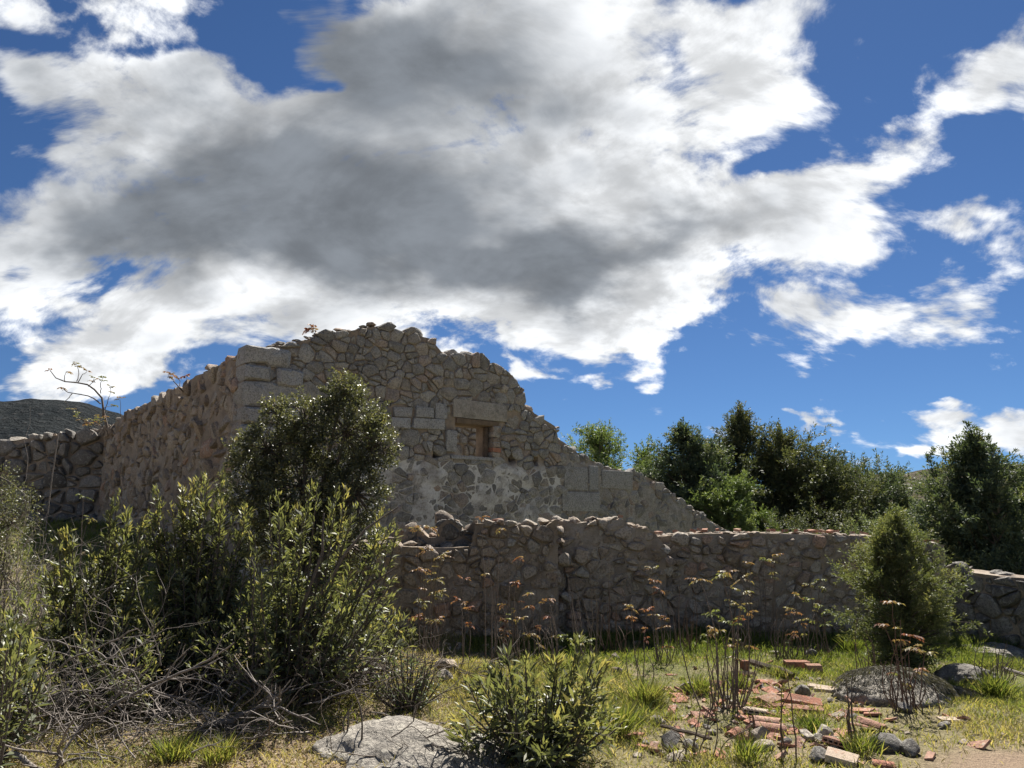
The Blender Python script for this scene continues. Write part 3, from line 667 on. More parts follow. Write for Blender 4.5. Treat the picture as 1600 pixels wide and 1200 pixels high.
def ground_mat():
    m, t = new_mat('dry_meadow_soil'); pos = nd(t, 'ShaderNodeNewGeometry').outputs['Position']
    gr = nd(t, 'ShaderNodeAttribute', attribute_name='green').outputs['Fac']; ba = nd(t, 'ShaderNodeAttribute', attribute_name='bare').outputs['Fac']
    n1 = noise(t, pos, 2.0, 6, .62); n2 = noise(t, pos, 22, 5, .65); n3 = noise(t, pos, 110, 3, .65)
    c = mixc(t, rng_map(t, n2, .35, .65), rgb(.20, .15, .105), rgb(.38, .305, .21))
    gn = mixc(t, rng_map(t, n2, .35, .65), rgb(.11, .12, .045), rgb(.20, .195, .085))
    c = mixc(t, mth(t, 'MULTIPLY', gr, rng_map(t, n1, .3, .55)), c, gn)
    c = mixc(t, ba, c, mixc(t, rng_map(t, n3, .35, .7), rgb(.36, .27, .19), rgb(.21, .155, .11)))
    c = mixc(t, rng_map(t, n3, .52, .7, 0.0, .6), c, rgb(.05, .04, .03))
    b = nd(t, 'ShaderNodeBump', {'Strength': 1.0, 'Distance': .04, 'Height': mth(t, 'ADD', n2, mth(t, 'MULTIPLY', n3, .5))}).outputs[0]
    return finish(t, nd(t, 'ShaderNodeBsdfPrincipled', {'Base Color': c, 'Roughness': .98, 'Specular IOR Level': .1, 'Normal': b}).outputs[0], m)
SOIL = ground_mat()
far = [30, 45, 70, 110, 180, 300, 600, 1500, 4000]
xs = np.array([-f for f in far[::-1]] + [-22, -18] + list(np.arange(-14, 14.01, .13)) + [18, 22] + far)
ys = np.array([-f for f in far[::-1]] + [-20, -10, -4, 0] + list(np.arange(2, 26, .13)) + [28] + far[0:])
tag(obj('ground', grid_sheet('ground', xs, ys, ground_z, SOIL, {'green': green_amount, 'bare': bare_amount})), kind='structure')

def hill_mat(name, a, b, c_, sc):
    m, t = new_mat(name); pos = nd(t, 'ShaderNodeNewGeometry').outputs['Position']
    n1 = noise(t, pos, sc, 7, .65); n2 = noise(t, pos, sc * 7, 5, .65)
    c = mixc(t, rng_map(t, n1, .42, .6), rgb(*a), rgb(*b)); c = mixc(t, rng_map(t, n2, .55, .7, 0., .8), c, rgb(*c_))
    bp = nd(t, 'ShaderNodeBump', {'Strength': 1.0, 'Distance': 1.0 / sc * .6, 'Height': n2}).outputs[0]
    return finish(t, nd(t, 'ShaderNodeBsdfPrincipled', {'Base Color': c, 'Roughness': 1, 'Specular IOR Level': .05, 'Normal': bp}).outputs[0], m)
HILL = hill_mat('distant_scrub_hill', (.020, .026, .030), (.034, .040, .043), (.085, .085, .085), .03)  # dark tones include the cloud shadow over the hill, put into its colour
HILL2 = hill_mat('rocky_scrub_rise', (.10, .095, .06), (.16, .135, .10), (.24, .21, .17), .25)
def hillz(X, Y):
    a = np.degrees(np.arctan2(X, Y)); r = np.hypot(X, Y)
    crest = np.interp(a, [-75, -55, -45, -40, -36, -33, -31.2, -30.0, -28.6, -27.0, -24, -20, -14, -5], [30, 58, 66, 60, 55, 57, 59, 58, 57, 54, 38, 20, 6, -5])
    crest = crest * 1.43 + 6.5 * (fbm(a * .9, a * .3, 91, 5) - .5)
    e = sst(330, 640, r) * sst(1100, 700, r)
    return crest * e + 10 * (fbm(X * .02, Y * .02, 92, 5) - .5) * e - 3 * (1 - e)
tag(obj('distant_hill', grid_sheet('distant_hill', np.arange(-1000, 120, 7.0), np.arange(150, 950, 7.0), hillz, HILL)), kind='structure')
def hill2z(X, Y):
    e = np.exp(-((X - 52) / 34) ** 2 - ((Y - 84) / 24) ** 2); return 7.6 * e + 2.2 * (fbm(X * .12, Y * .12, 95, 5) - .5) * sst(.02, .3, e) - .6
tag(obj('rocky_rise', grid_sheet('rocky_rise', np.arange(-15, 130, 1.0), np.arange(40, 130, 1.0), hill2z, HILL2)), kind='structure')

# ================================================================ plants
def twig_tree(bag, p, d, L, r, depth, g, spread=.6, n=3, up=.1, tips=None, seg=6, curl=.25, sides=5):
    pts = [np.array(p)]; dd = nrm(np.array(d, float))
    for i in range(seg):
        dd = nrm(dd + g.normal(size=3) * curl / math.sqrt(seg) + np.array((0, 0, up / seg))); pts.append(pts[-1] + dd * L / seg)
    V, F = tube(pts, np.linspace(r, r * .5, seg + 1), sides); bag.add(V, F, g.uniform())
    if tips is not None and depth <= 1: tips.append((pts[-1], dd)); tips.append((pts[seg // 2], dd))
    if depth > 0:
        for k in range(n):
            i = g.integers(seg // 3, seg + 1); nd_ = nrm(dd + g.normal(size=3) * spread)
            twig_tree(bag, pts[i], nd_, L * g.uniform(.45, .75), r * .55, depth - 1, g, spread, n, up, tips, max(3, seg - 1), curl, max(3, sides - 1))

def rockrose(label, loc, h, r, shoots, seed, tall=(), leaf=.09, lean=(0, 0), lo=.3, mat=L_CISTUS, name='rockrose_bush', cat='bush', trunk=None, wl=.24, group=None, dens=1.0, flat=.5):
    """bushy shrub of upright shoots with pairs of narrow leaves"""
    g = np.random.default_rng(seed); t = thing(name, label, cat, loc, 0, group); wood = Bag(); P = []; D = []; L = []; RN = []
    tips = []
    for k in range(shoots):
        a = g.uniform(0, 2 * math.pi); q_ = math.sqrt(g.uniform()); rad = r * q_
        z = h * (1 - flat * q_ ** 2.2) * g.uniform(.55, 1.0)
        tips.append(np.array((math.cos(a) * rad + lean[0] * z, math.sin(a) * rad + lean[1] * z, z)))
    for x in tall: tips += [np.array(x), np.array(x) + g.normal(size=3) * np.array((.05, .05, .06)) - np.array((0, 0, .07))]
    for k, tip in enumerate(tips):
        b = np.array((g.normal() * .06 * r + tip[0] * .12, g.normal() * .06 * r + tip[1] * .12, -.03))
        c = np.array((tip[0] * g.uniform(.5, .95), tip[1] * g.uniform(.5, .95), tip[2] * g.uniform(.35, .6)))
        ts = np.linspace(0, 1, 8); pts = bez(b, c, tip, ts)
        if k % 2 == 0 or k >= shoots:
            V, F = tube(pts, np.linspace(.011, .003, 8) * (1 + .3 * h), 4); wood.add(V, F, g.uniform())
        Lc = np.linalg.norm(tip - b); n = int(max(10, Lc * (1 - lo) / .019 * (1.8 if k >= shoots else 1)) * dens)
        tt = 1 - (1 - lo) * g.uniform(0, 1, n) ** 1.25; pp = bez(b, c, tip, tt); tg = nrm(bez(b, c, tip, np.minimum(tt + .02, 1.02)) - bez(b, c, tip, tt - .02))
        ang = tt * 47 + g.normal(size=n) * .6 + k; rv = np.stack((np.cos(ang), np.sin(ang), np.zeros(n)), 1)
        rv = nrm(rv - (rv * tg).sum(1, keepdims=True) * tg); al = np.radians(22 + 75 * (1 - tt) / (1 - lo) + g.normal(size=n) * 14)[:, None]
        dd = tg * np.cos(al) + rv * np.sin(al) + np.array((0, 0, -.18)) * (1 - tt)[:, None]
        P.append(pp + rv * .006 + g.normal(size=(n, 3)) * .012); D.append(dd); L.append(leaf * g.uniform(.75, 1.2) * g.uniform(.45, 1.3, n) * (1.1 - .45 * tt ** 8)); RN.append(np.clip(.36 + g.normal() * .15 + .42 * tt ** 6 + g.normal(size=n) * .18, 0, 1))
    if trunk:
        for (pts, r0, r1) in trunk:
            pts = np.array(pts, float); tt = np.linspace(0, 1, 9); xs_ = np.linspace(0, 1, len(pts))
            pc = np.stack([np.interp(tt, xs_, pts[:, i]) for i in range(3)], 1) + g.normal(size=(9, 3)) * .012
            V, F = tube(pc, np.linspace(r0, r1, 9), 7); wood.add(V, F, g.uniform())
    P = np.concatenate(P); D = np.concatenate(D); L = np.concatenate(L)
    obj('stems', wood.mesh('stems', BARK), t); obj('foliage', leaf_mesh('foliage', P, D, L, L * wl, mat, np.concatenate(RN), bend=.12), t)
    return t

def lobed_bush(label, loc, lobes, n_clump, per, leaf, mat, seed, name='holm_oak', cat='tree', trunk_r=.05, clump=.085, wl=.5, group=None, twigs=True, bark=BARK):
    """tree or bush whose crown is a crowd of leafy sprays on several uneven lobes"""
    g = np.random.default_rng(seed); t = thing(name, label, cat, loc, 0, group); wood = Bag(); P = []; D = []; RN = []
    vol = np.array([l[3] * l[4] * l[5] for l in lobes]) ** .67; vol /= vol.sum()
    for li, l in enumerate(lobes):
        c = np.array(l[:3]); s = np.array(l[3:6]); m = int(n_clump * vol[li])
        nv = nrm(g.normal(size=(m, 3))); rad = g.uniform(.35, 1.0, m) ** .45
        bump_ = .5 + 1.0 * fbm(nv[:, 0] * 2.8 + li * 9, nv[:, 1] * 2.8 + nv[:, 2] * 2.3, seed)
        cc = c + nv * s * (rad * bump_)[:, None]
        if twigs:
            b0 = np.array((g.normal() * .05, g.normal() * .05, 0.)); mid = b0 * .5 + c * np.array((.35, .35, .55))
            pts = bez(b0, mid, c, np.linspace(0, 1, 8)); V, F = tube(pts, np.linspace(trunk_r, trunk_r * .35, 8), 6); wood.add(V, F, g.uniform())
            for k in range(0, m, max(1, m // 40)):
                pts = bez(c - nv[k] * s * .1, (c + cc[k]) / 2 + g.normal(size=3) * .05, cc[k], np.linspace(0, 1, 4)); V, F = tube(pts, np.linspace(trunk_r * .25, .004, 4), 3); wood.add(V, F, g.uniform())
        od = nrm(nv * .8 + np.array((0, 0, .55)) + g.normal(size=(m, 3)) * .35)
        cr = g.normal(size=m) * .16
        k = per; al = g.uniform(0, 1, (m, k, 1)); side = nrm(g.normal(size=(m, k, 3)))
        pp = cc[:, None] + od[:, None] * (al - .35) * clump * 2.2 + side * clump * (.45 - .25 * al)
        dd = od[:, None] * .7 + side * .9
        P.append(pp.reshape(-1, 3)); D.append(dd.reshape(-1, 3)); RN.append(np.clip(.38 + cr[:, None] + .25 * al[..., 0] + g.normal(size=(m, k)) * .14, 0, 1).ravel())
    P = np.concatenate(P); keep = P[:, 2] > .02; P = P[keep]; D = np.concatenate(D)[keep]; RN = np.concatenate(RN)[keep]
    L = leaf * g.uniform(.6, 1.3, len(P))
    if twigs: obj('trunk', wood.mesh('trunk', bark, True), t)
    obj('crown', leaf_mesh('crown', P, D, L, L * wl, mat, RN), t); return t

def juniper(label, loc, h, r, seed, mat=L_JUN, n_br=110, sprays=12, needles=26, nl=.05, nw=.35, lead=3, droop=.3, lo=.02, shape=.8, group='junipers around the ruin', name='juniper', widest=.25, sy=1.0):
    """conical juniper: upswept boughs carrying feathery sprays, several leading tips"""
    g = np.random.default_rng(seed); t = thing(name, label, 'tree', loc, 0, group); wood = Bag()
    V, F = tube([(0, 0, -.05), (.02, 0, h * .35), (g.normal() * .04, 0, h * .7), (0, 0, h * .97)], [h * .022, h * .016, h * .008, .006], 7); wood.add(V, F)
    tips_ = [(np.zeros(3), 1.0, h)]
    for k in range(lead):
        a = g.uniform(0, 6.3); tips_.append((np.array((math.cos(a), math.sin(a) * sy, 0)) * r * g.uniform(.15, .6), g.uniform(.3, .6), h * g.uniform(.62, .96)))
    SP = []; SD_ = []; SL_ = []; SC = []
    for k in range(n_br):
        base, sc, hh = tips_[0] if k < n_br * .55 or lead == 0 else tips_[1 + g.integers(lead)]
        f = g.uniform(lo, .985) ** 1.1; a = g.uniform(0, 2 * math.pi)
        env = (f / widest) ** .6 if f < widest else ((1 - f) / (1 - widest)) ** shape
        Lb = r * sc * env * g.uniform(.5, 1.3) + .05 * r; el_ = R(18 + 42 * f + g.normal() * 9)
        d = np.array((math.cos(a) * math.cos(el_), math.sin(a) * math.cos(el_) * sy, math.sin(el_)))
        p0 = base * min(1, f * 1.4) + np.array((0, 0, hh * f * .93)); p1 = p0 + d * Lb * .55; p2 = p0 + d * Lb + np.array((0, 0, -droop * Lb * (1 - f) + .12 * Lb * f))
        tt = np.linspace(0, 1, 5); pts = bez(p0, p1, p2, tt); V, F = tube(pts, np.linspace(.012 * h / 2, .003, 5), 3); wood.add(V, F, g.uniform())
        m = max(4, int(sprays * (.4 + Lb / r))); ts = g.uniform(.12, 1.0, m) ** .7; q_ = bez(p0, p1, p2, ts)
        tg = nrm(bez(p0, p1, p2, ts + .03) - bez(p0, p1, p2, ts - .03))
        sd = nrm(tg * .9 + g.normal(size=(m, 3)) * .55 + np.array((0, 0, .25)) - np.array((0, 0, droop * .8)) * g.uniform(0, 1, (m, 1)))
        SP.append(q_ + g.normal(size=(m, 3)) * .03 * r); SD_.append(sd); SL_.append(g.uniform(.5, 1.3, m) * nl * 4.2); SC.append(np.full(m, g.normal() * .13) + g.normal(size=m) * .08 + .12 * ts)
    for (base, sc, hh) in tips_:                                   # leading shoots
        m = 14; z = np.linspace(.8, 1.02, m) * hh; SP.append(np.stack((base[0] + g.normal(size=m) * .015 * r, base[1] + g.normal(size=m) * .015 * r, z), 1))
        SD_.append(nrm(g.normal(size=(m, 3)) * .45 + np.array((0, 0, 1.0)))); SL_.append(np.linspace(1.4, .6, m) * nl * 3); SC.append(g.normal(size=m) * .1)
    SP = np.concatenate(SP); SD_ = np.concatenate(SD_); SL_ = np.concatenate(SL_); SC = np.concatenate(SC); m = len(SP); k = needles
    al = g.uniform(0, 1, (m, k, 1)); side = nrm(g.normal(size=(m, k, 3)))
    pp = SP[:, None] + SD_[:, None] * al * SL_[:, None, None] + side * (.22 * (1.1 - al)) * SL_[:, None, None] * .6
    dd = SD_[:, None] * .8 + side * .75
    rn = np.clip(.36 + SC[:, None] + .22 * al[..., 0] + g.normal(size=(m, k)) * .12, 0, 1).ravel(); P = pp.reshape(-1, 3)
    L = nl * g.uniform(.6, 1.3, len(P)); ok = P[:, 2] > .01
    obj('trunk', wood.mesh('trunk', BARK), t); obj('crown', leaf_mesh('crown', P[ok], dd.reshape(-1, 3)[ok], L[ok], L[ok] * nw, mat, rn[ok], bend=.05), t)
    return t

def top_at(u, v, depth):
    d = ray(u, v); return EYE + d[2] / d[1] * depth
def place(u, depth): 
    d = ray(u, 850); x = d[0] / d[1] * depth; return Vector((x, depth, float(ground_z(x, depth))))
# --- junipers: (pixel column, top row, depth, radius, ...)
for (u, v, dep, r, seed, mt, nb, nlen, kw, lab) in [
    (1402, 800, 8.6, .62, 201, L_JUN_LIGHT, 230, .034, dict(sprays=13, needles=22, lead=3, droop=.25, widest=.3, shape=.9, nw=.24), 'young feathery juniper growing in front of the low wall'),
    (1165, 640, 27.0, 2.5, 202, L_JUN_OLIVE, 230, .105, dict(sprays=16, needles=22, lead=8, droop=.35, widest=.26, shape=1.15), 'tallest dark juniper with pointed tops behind the long wall'),
    (1075, 667, 25.5, 2.2, 203, L_JUN, 210, .10, dict(sprays=16, needles=22, lead=7, droop=.45, widest=.25, shape=1.1), 'broad drooping juniper just right of the broken gable end'),
    (938, 683, 34.0, 2.0, 204, L_JUN_BRIGHT, 120, .12, dict(sprays=13, needles=20, lead=3, widest=.5, shape=.6), 'bright green juniper peeping over the broken gable slope'),
    (1240, 686, 27.0, 2.1, 205, L_JUN_OLIVE, 170, .105, dict(sprays=15, needles=20, lead=3, droop=.4, widest=.4, shape=.65), 'olive juniper at the right shoulder of the tallest one'),
    (1290, 735, 26.0, 1.9, 206, L_JUN_OLIVE, 120, .09, dict(sprays=14, needles=20, lead=3, widest=.45, shape=.55), 'rounded olive juniper above the middle of the long wall'),
    (1345, 738, 27.0, 1.6, 207, L_JUN, 110, .09, dict(sprays=14, needles=20, lead=3, widest=.45, shape=.55), 'green juniper with twin tops beyond the wall'),
    (1388, 748, 28.0, 1.6, 208, L_JUN, 110, .09, dict(sprays=14, needles=20, lead=3, widest=.4, shape=.6), 'juniper nearest the rocky rise beyond the wall'),
    (1532, 674, 13.0, 1.15, 209, L_JUN, 190, .065, dict(sprays=16, needles=22, lead=8, droop=.3, widest=.28, shape=1.05), 'dark spiky juniper standing behind the far right wall'),
    (1632, 745, 13.6, 1.1, 210, L_JUN, 150, .07, dict(sprays=15, needles=20, lead=3, widest=.35, shape=.65), 'dark juniper cut by the right edge of the picture'),
    (1140, 768, 23.5, 1.5, 211, L_JUN_BRIGHT, 130, .085, dict(sprays=14, needles=22, lead=2, droop=.5, widest=.35, shape=.6), 'low pale green juniper directly behind the gable foot'),
    (1010, 712, 29.0, 1.6, 212, L_JUN_BRIGHT, 100, .11, dict(sprays=13, needles=20, lead=2, widest=.45, shape=.55), 'small light green juniper between the gable slope and broad juniper'),
    ]:
    p = place(u, dep); kw['sprays'] = int(kw['sprays'] * 1.1); juniper(lab, p, top_at(u, v, dep) - p.z, r * 1.15, seed, mt, int(nb * 1.35), nl=nlen, **kw)
# --- low scrub behind the walls
for (u, v, dep, rx, seed, mt, lab) in [
    (1300, 792, 17.5, 1.2, 221, L_JUN_OLIVE, 'scrubby bush leaning over the long wall, left of the gap'),
    (1395, 795, 17.0, 1.1, 222, L_GREY, 'grey green bush over the long wall beside the young juniper'),
    (1465, 835, 13.0, .8, 223, L_GREY, 'pale scrub bush between the young juniper and spiky juniper'),
    (1225, 800, 23.0, 1.3, 224, L_JUN_OLIVE, 'dark bush at the foot of the tallest juniper'),
    (1590, 850, 11.9, .9, 225, L_JUN, 'dark low bush spilling onto the far right wall')]:
    p = place(u, dep); h = top_at(u, v, dep) - p.z
    lobed_bush(lab, p, [(0, 0, h * .55, rx, rx * .7, h * .45), (-rx * .6, .1, h * .4, rx * .6, .5, h * .4), (rx * .6, 0, h * .42, rx * .6, .5, h * .4)], 420, 26, .055, mt, seed, 'scrub_bush', 'bush', .03, .12, .35, 'scrub beyond the walls')

# --- holm oak in front of the gable
p = place(480, 9.0); k = 9.0 / FPX
def lob(u, v, ru, rv, dy=0.0, dep=9.0):
    d = ray(u, v); return (d[0] / d[1] * dep - p.x, dy, EYE + d[2] / d[1] * dep - p.z, ru * k, ru * k * .8, rv * k)
lobed_bush('dark bushy holm oak with small glossy leaves against the gable corner', p, [
    lob(540, 675, 62, 75), lob(535, 615, 30, 32), lob(585, 690, 36, 50, .1), lob(480, 660, 45, 40, -.1), lob(425, 705, 58, 40, -.1), lob(400, 760, 52, 55), lob(470, 760, 75, 70),
    lob(560, 775, 48, 48, -.1), lob(450, 840, 75, 60, .1), lob(540, 850, 55, 50, .1), lob(430, 640, 18, 18)], 2600, 26, .034, L_OAK, 231, trunk_r=.045, clump=.06, wl=.5)

# --- big rockroses on the left
def tip(u, v, dep, p, dy=0.0):
    d = ray(u, v); return (d[0] / d[1] * dep - p.x, dy, EYE + d[2] / d[1] * dep - p.z)
p = place(165, 7.5)
rockrose('large rockrose bush on the left with a tall double spire of shoots', p, 1.2, .72, 110, 241, [tip(u, v, 7.5, p, random.uniform(-.2, .2)) for u, v in
    ((190, 766), (186, 790), (196, 800), (215, 800), (222, 810), (205, 820), (120, 828), (112, 842), (130, 836), (145, 850), (85, 890), (100, 880), (180, 830), (165, 850), (230, 830), (240, 850), (75, 900))])
p = place(315, 7.7)
rockrose('tallest rockrose bush with several leafy spires in front of the side wall', p, 1.4, .85, 125, 242, [tip(u, v, 7.7, p, random.uniform(-.25, .25)) for u, v in
    ((304, 738), (300, 752), (309, 760), (334, 738), (338, 752), (330, 765), (345, 780), (258, 772), (265, 785), (275, 790), (290, 775), (355, 800), (320, 790), (280, 760), (385, 788), (388, 800), (395, 815), (250, 800))])
p = place(455, 7.0)
def tr(u, v, dep): d = ray(u, v); return (d[0] / d[1] * dep - p.x, dep - 7.0, EYE + d[2] / d[1] * dep - p.z)
rockrose('wide rockrose bush with dark slanting trunks in the middle of the thicket', p, 1.3, .85, 165, 243, [tip(u, v, 7.0, p, random.uniform(-.3, .3)) for u, v in
    ((445, 775), (440, 790), (470, 790), (500, 765), (520, 775), (540, 760), (560, 790), (590, 800), (610, 815), (480, 800), (430, 810), (600, 840), (530, 800), (390, 840), (620, 900))],
    lean=(.12, 0), leaf=.085, trunk=[([tr(425, 1085, 7), tr(450, 1000, 6.9), tr(480, 930, 6.8), tr(500, 860, 6.8), tr(505, 800, 6.9)], .026, .008), ([tr(455, 1000, 6.9), tr(520, 900, 6.8), tr(560, 840, 6.8), tr(620, 790, 6.9)], .02, .006),
    ([tr(400, 1090, 7.0), tr(395, 960, 6.9), tr(398, 870, 6.9)], .014, .005), ([tr(415, 1090, 7.1), tr(500, 1000, 7), tr(560, 930, 6.9), tr(620, 890, 6.9)], .02, .006), ([tr(350, 1100, 7.1), tr(420, 1020, 7), tr(470, 985, 6.9)], .024, .01)], dens=.8)
p = place(560, 7.6)
rockrose('shady rockrose filling the thicket below the holm oak', p, 1.1, .6, 70, 244, leaf=.08)
p = place(235, 6.9)
rockrose('low dark rockrose in front of the tall spires', p, .85, .85, 100, 245, leaf=.07)
p = place(10, 5.4)
rockrose('rockrose cut by the left edge of the picture', p, 1.33, .35, 60, 246, leaf=.09)
p = place(15, 3.7)
rockrose('yellow green rockrose sprig close by on the left edge', p, .80, .16, 14, 247, [(.10, 0, 1.07), (.05, .02, .98)], leaf=.06, lo=.45)
p = place(645, 6.9)
rockrose('small grey green shrub at the right foot of the thicket', p, .5, .34, 90, 248, leaf=.035, mat=L_GREY, name='grey_shrub', wl=.28)
p = at(842, 1196)
rockrose('sprawling leggy rockrose in the foreground centre', p, .72, .60, 95, 249, [tip(u, v, p.y, p, random.uniform(-.2, .2)) for u, v in ((790, 1028), (820, 1022), (870, 1030), (905, 1000), (925, 1020), (940, 1045), (735, 1060), (760, 1040))], leaf=.10, lo=.2, dens=1.05, flat=.55, wl=.2)
# --- half-dry bush at the left edge
p = place(8, 8.6)
tb = lobed_bush('half dry bush at the left edge below the field wall', p, [(-.25, 0, 1.75, .38, .4, .42), (.02, 0, 1.55, .34, .3, .4), (-.4, 0, 1.2, .4, .4, .4), (.1, -.1, 1.0, .35, .3, .35)], 420, 22, .032, L_OAK, 251, 'thorn_bush', 'bush', .012, .08, .35)
b = Bag(); gg = np.random.default_rng(252)
for i in range(70): twig_tree(b, (gg.normal() * .25, gg.normal() * .2, .1), (gg.normal() * .5, gg.normal() * .4, 1.2), gg.uniform(.7, 1.3), .007, 2, gg, .5, 3, -.1, None, 5, .5, 4)
obj('dry_twigs', b.mesh('dry_twigs', BARK_GREY), tb)

# ================================================================ terebinth shoots: bare stems with tufts of young leaves
g = np.random.default_rng(55)
def tuft(pos, d, n, size, rn):
    """compound leaves spreading from a shoot tip"""
    P = []; D = []; RN = []
    for k in range(n):
        a = g.uniform(0, 6.3); e = R(g.uniform(-25, 50)); rd = np.array((math.cos(a) * math.cos(e), math.sin(a) * math.cos(e), math.sin(e)))
        L = size * g.uniform(.7, 1.3); c = rn + g.normal() * .1
        for s in np.linspace(.25, 1, 5):
            p_ = pos + rd * L * s + np.array((0, 0, -.25 * L * s * s)); sd = nrm(np.cross(rd, (0, 0, 1.)))
            for q_ in ((-1, 1) if s < .95 else (0,)):
                P.append(p_); D.append(nrm(rd * .55 + sd * q_ * .9 + np.array((0, 0, -.35)))); RN.append(np.clip(c + g.normal() * .07, 0, 1))
    return P, D, RN
def terebinth(label, base, stems, seed, leafy=4, size=.065, mat=STEM, rad=.0075, red=.35, name='terebinth_shoots', cat='shrub', dead=0, lf=.038, group='young terebinth shoots before the walls'):
    """stems: photograph pixels of the shoot tips, seen at the depth of the base"""
    t = thing(name, label, cat, base, 0, group)
    tips = []
    for (u, v) in stems:
        d = ray(u, v); dep = base.y + g.normal() * .06; tips.append((np.array((d[0] / d[1] * dep - base.x, dep - base.y, EYE + d[2] / d[1] * dep - base.z)), True))
    for k in range(int(dead * 1.5)):
        tp = tips[k % len(stems)][0]; tips.append((tp * np.array((.9, 1, g.uniform(.35, .85))) + np.array((g.normal() * .09, g.normal() * .09, 0)), False))
    for tp, alive in tips:
        b0 = np.array((tp[0] * .55 + g.normal() * .035, g.normal() * .05, -.03)); mid = b0 * .45 + tp * np.array((.5, .5, .5)) + g.normal(size=3) * np.array((.09, .08, .02)); mid[2] = tp[2] * .5
        pts = bez(b0, mid, tp, np.linspace(0, 1, 9)) + g.normal(size=(9, 3)) * .004; h = tp[2]
        V, F = tube(pts, np.linspace(rad * (.7 + .25 * h), .003, 9), 5); st = obj('stem', mesh('stem', V, F, mat, g.uniform(), True), t)
        if alive and leafy:
            P, D, RN = tuft(tp, None, leafy, size, red + g.normal() * .18)
            sets = [(P, D, RN)]
            for k in range(g.integers(0, 3)): sets.append(tuft(pts[g.integers(4, 8)], None, 2, size * .6, red + g.normal() * .2))
            for P, D, RN in sets: L = lf * g.uniform(.7, 1.25, len(P)); obj('leaf_tuft', leaf_mesh('leaf_tuft', P, D, L, L * .42, L_YOUNG, np.array(RN), bend=.2), st)
    return t
T = terebinth
T('dense clump of tall bare shoots with yellow tufts standing among the tiles', at(1130, 1108), [(1137, 893), (1160, 903), (1093, 905), (1117, 958), (1155, 945), (1105, 990), (1122, 986), (1145, 975), (1160, 925), (1128, 900)], 1, dead=14, red=.55, size=.085)
T('crooked single shoot with red tip left of the dense clump', at(1001, 1075), [(986, 950), (1011, 952)], 2, dead=2, red=.2)
T('slender shoots with orange tufts near the wall joint', at(1034, 1036), [(1030, 920), (1020, 888), (1035, 968), (1024, 906), (1040, 980)], 3, dead=4, red=.3)
T('leggy shoots with the highest red and yellow tufts on the long wall', at(1192, 1010), [(1172, 880), (1192, 872), (1212, 866), (1205, 876)], 4, dead=3, red=.5)
T('bushy shoots with pale tufts left of the young juniper', at(1244, 1030), [(1243, 930), (1258, 938), (1235, 950), (1252, 968), (1240, 990)], 5, dead=8, red=.5)
T('shoots with whitish glossy leaves touching the young juniper', at(1284, 1022), [(1282, 905), (1265, 914), (1290, 918), (1278, 945), (1295, 955), (1270, 970), (1290, 975)], 6, dead=4, red=.75)
T('dry reddish shoots rising beside the mossy boulder', at(1425, 1112), [(1394, 942), (1423, 992), (1380, 975), (1429, 1010), (1405, 1000), (1446, 1020), (1435, 1045)], 7, dead=8, red=.45, mat=STEM_RED)
T('leafy reddish shoots at the right edge of the thicket', at(668, 1020), [(690, 868), (680, 905), (686, 925), (660, 940), (648, 962), (676, 968), (640, 985), (655, 890), (665, 860), (652, 826), (672, 826)], 8, dead=3, red=.5, leafy=8, size=.1)
T('two thin shoots with small red tips against the shaded wall', at(720, 1052), [(717, 936), (731, 950), (725, 905)], 9, dead=1, red=.2, leafy=3)
T('tall bent shoot reaching above the wall top', at(772, 1045), [(752, 808), (784, 825), (787, 944), (788, 985)], 10, dead=7, red=.5)
T('paired shoots with pinkish tufts before the torn wall end', at(820, 1036), [(812, 870), (826, 928), (829, 945), (815, 965), (834, 990)], 11, dead=6, red=.4)
T('thin leafless shoots beside the torn wall end', at(868, 1040), [(856, 935), (862, 965), (848, 940)], 12, dead=9, red=.45, leafy=2)
T('bare grey shoots in the shade of the ragged wall', at(925, 1030), [(918, 868), (902, 890), (930, 940), (888, 900)], 13, dead=6, leafy=0)
T('lone foreground shoot with forked top among the tiles', at(1231, 1190), [(1226, 1040), (1237, 1075)], 14, dead=1, leafy=0, mat=STEM_RED)
T('forked bare sapling on the right of the tile heap', at(1331, 1165), [(1322, 1062), (1333, 1052), (1342, 1078)], 15, dead=1, leafy=0, mat=BARK, rad=.012)
T('stiff dead stalks growing over the dark mound', at(1545, 1075), [(1525, 1018), (1540, 1010), (1555, 1008), (1562, 1015), (1572, 1005), (1580, 1025), (1530, 1030)], 16, dead=14, leafy=0, mat=STEM)
T('thin dead stalks in the foreground left of the tiles', at(1055, 1196), [(1047, 1140), (1095, 1110), (1108, 1080), (1088, 1130)], 17, dead=5, leafy=0)
T('small yellow leafed shoot at the shaded foot of the side wall', place(132, 11.5), [(130, 775), (140, 808)], 18, red=.7, size=.1)
T('small shoots with green tufts by the foreground rockrose', at(905, 1040), [(880, 995), (908, 992), (925, 1000)], 19, red=.9, dead=2)
T('tiny bare sapling on the flat boulder', at(557, 1175), [(545, 1060), (575, 1105), (552, 1100)], 20, dead=2, leafy=0, mat=BARK, rad=.011)

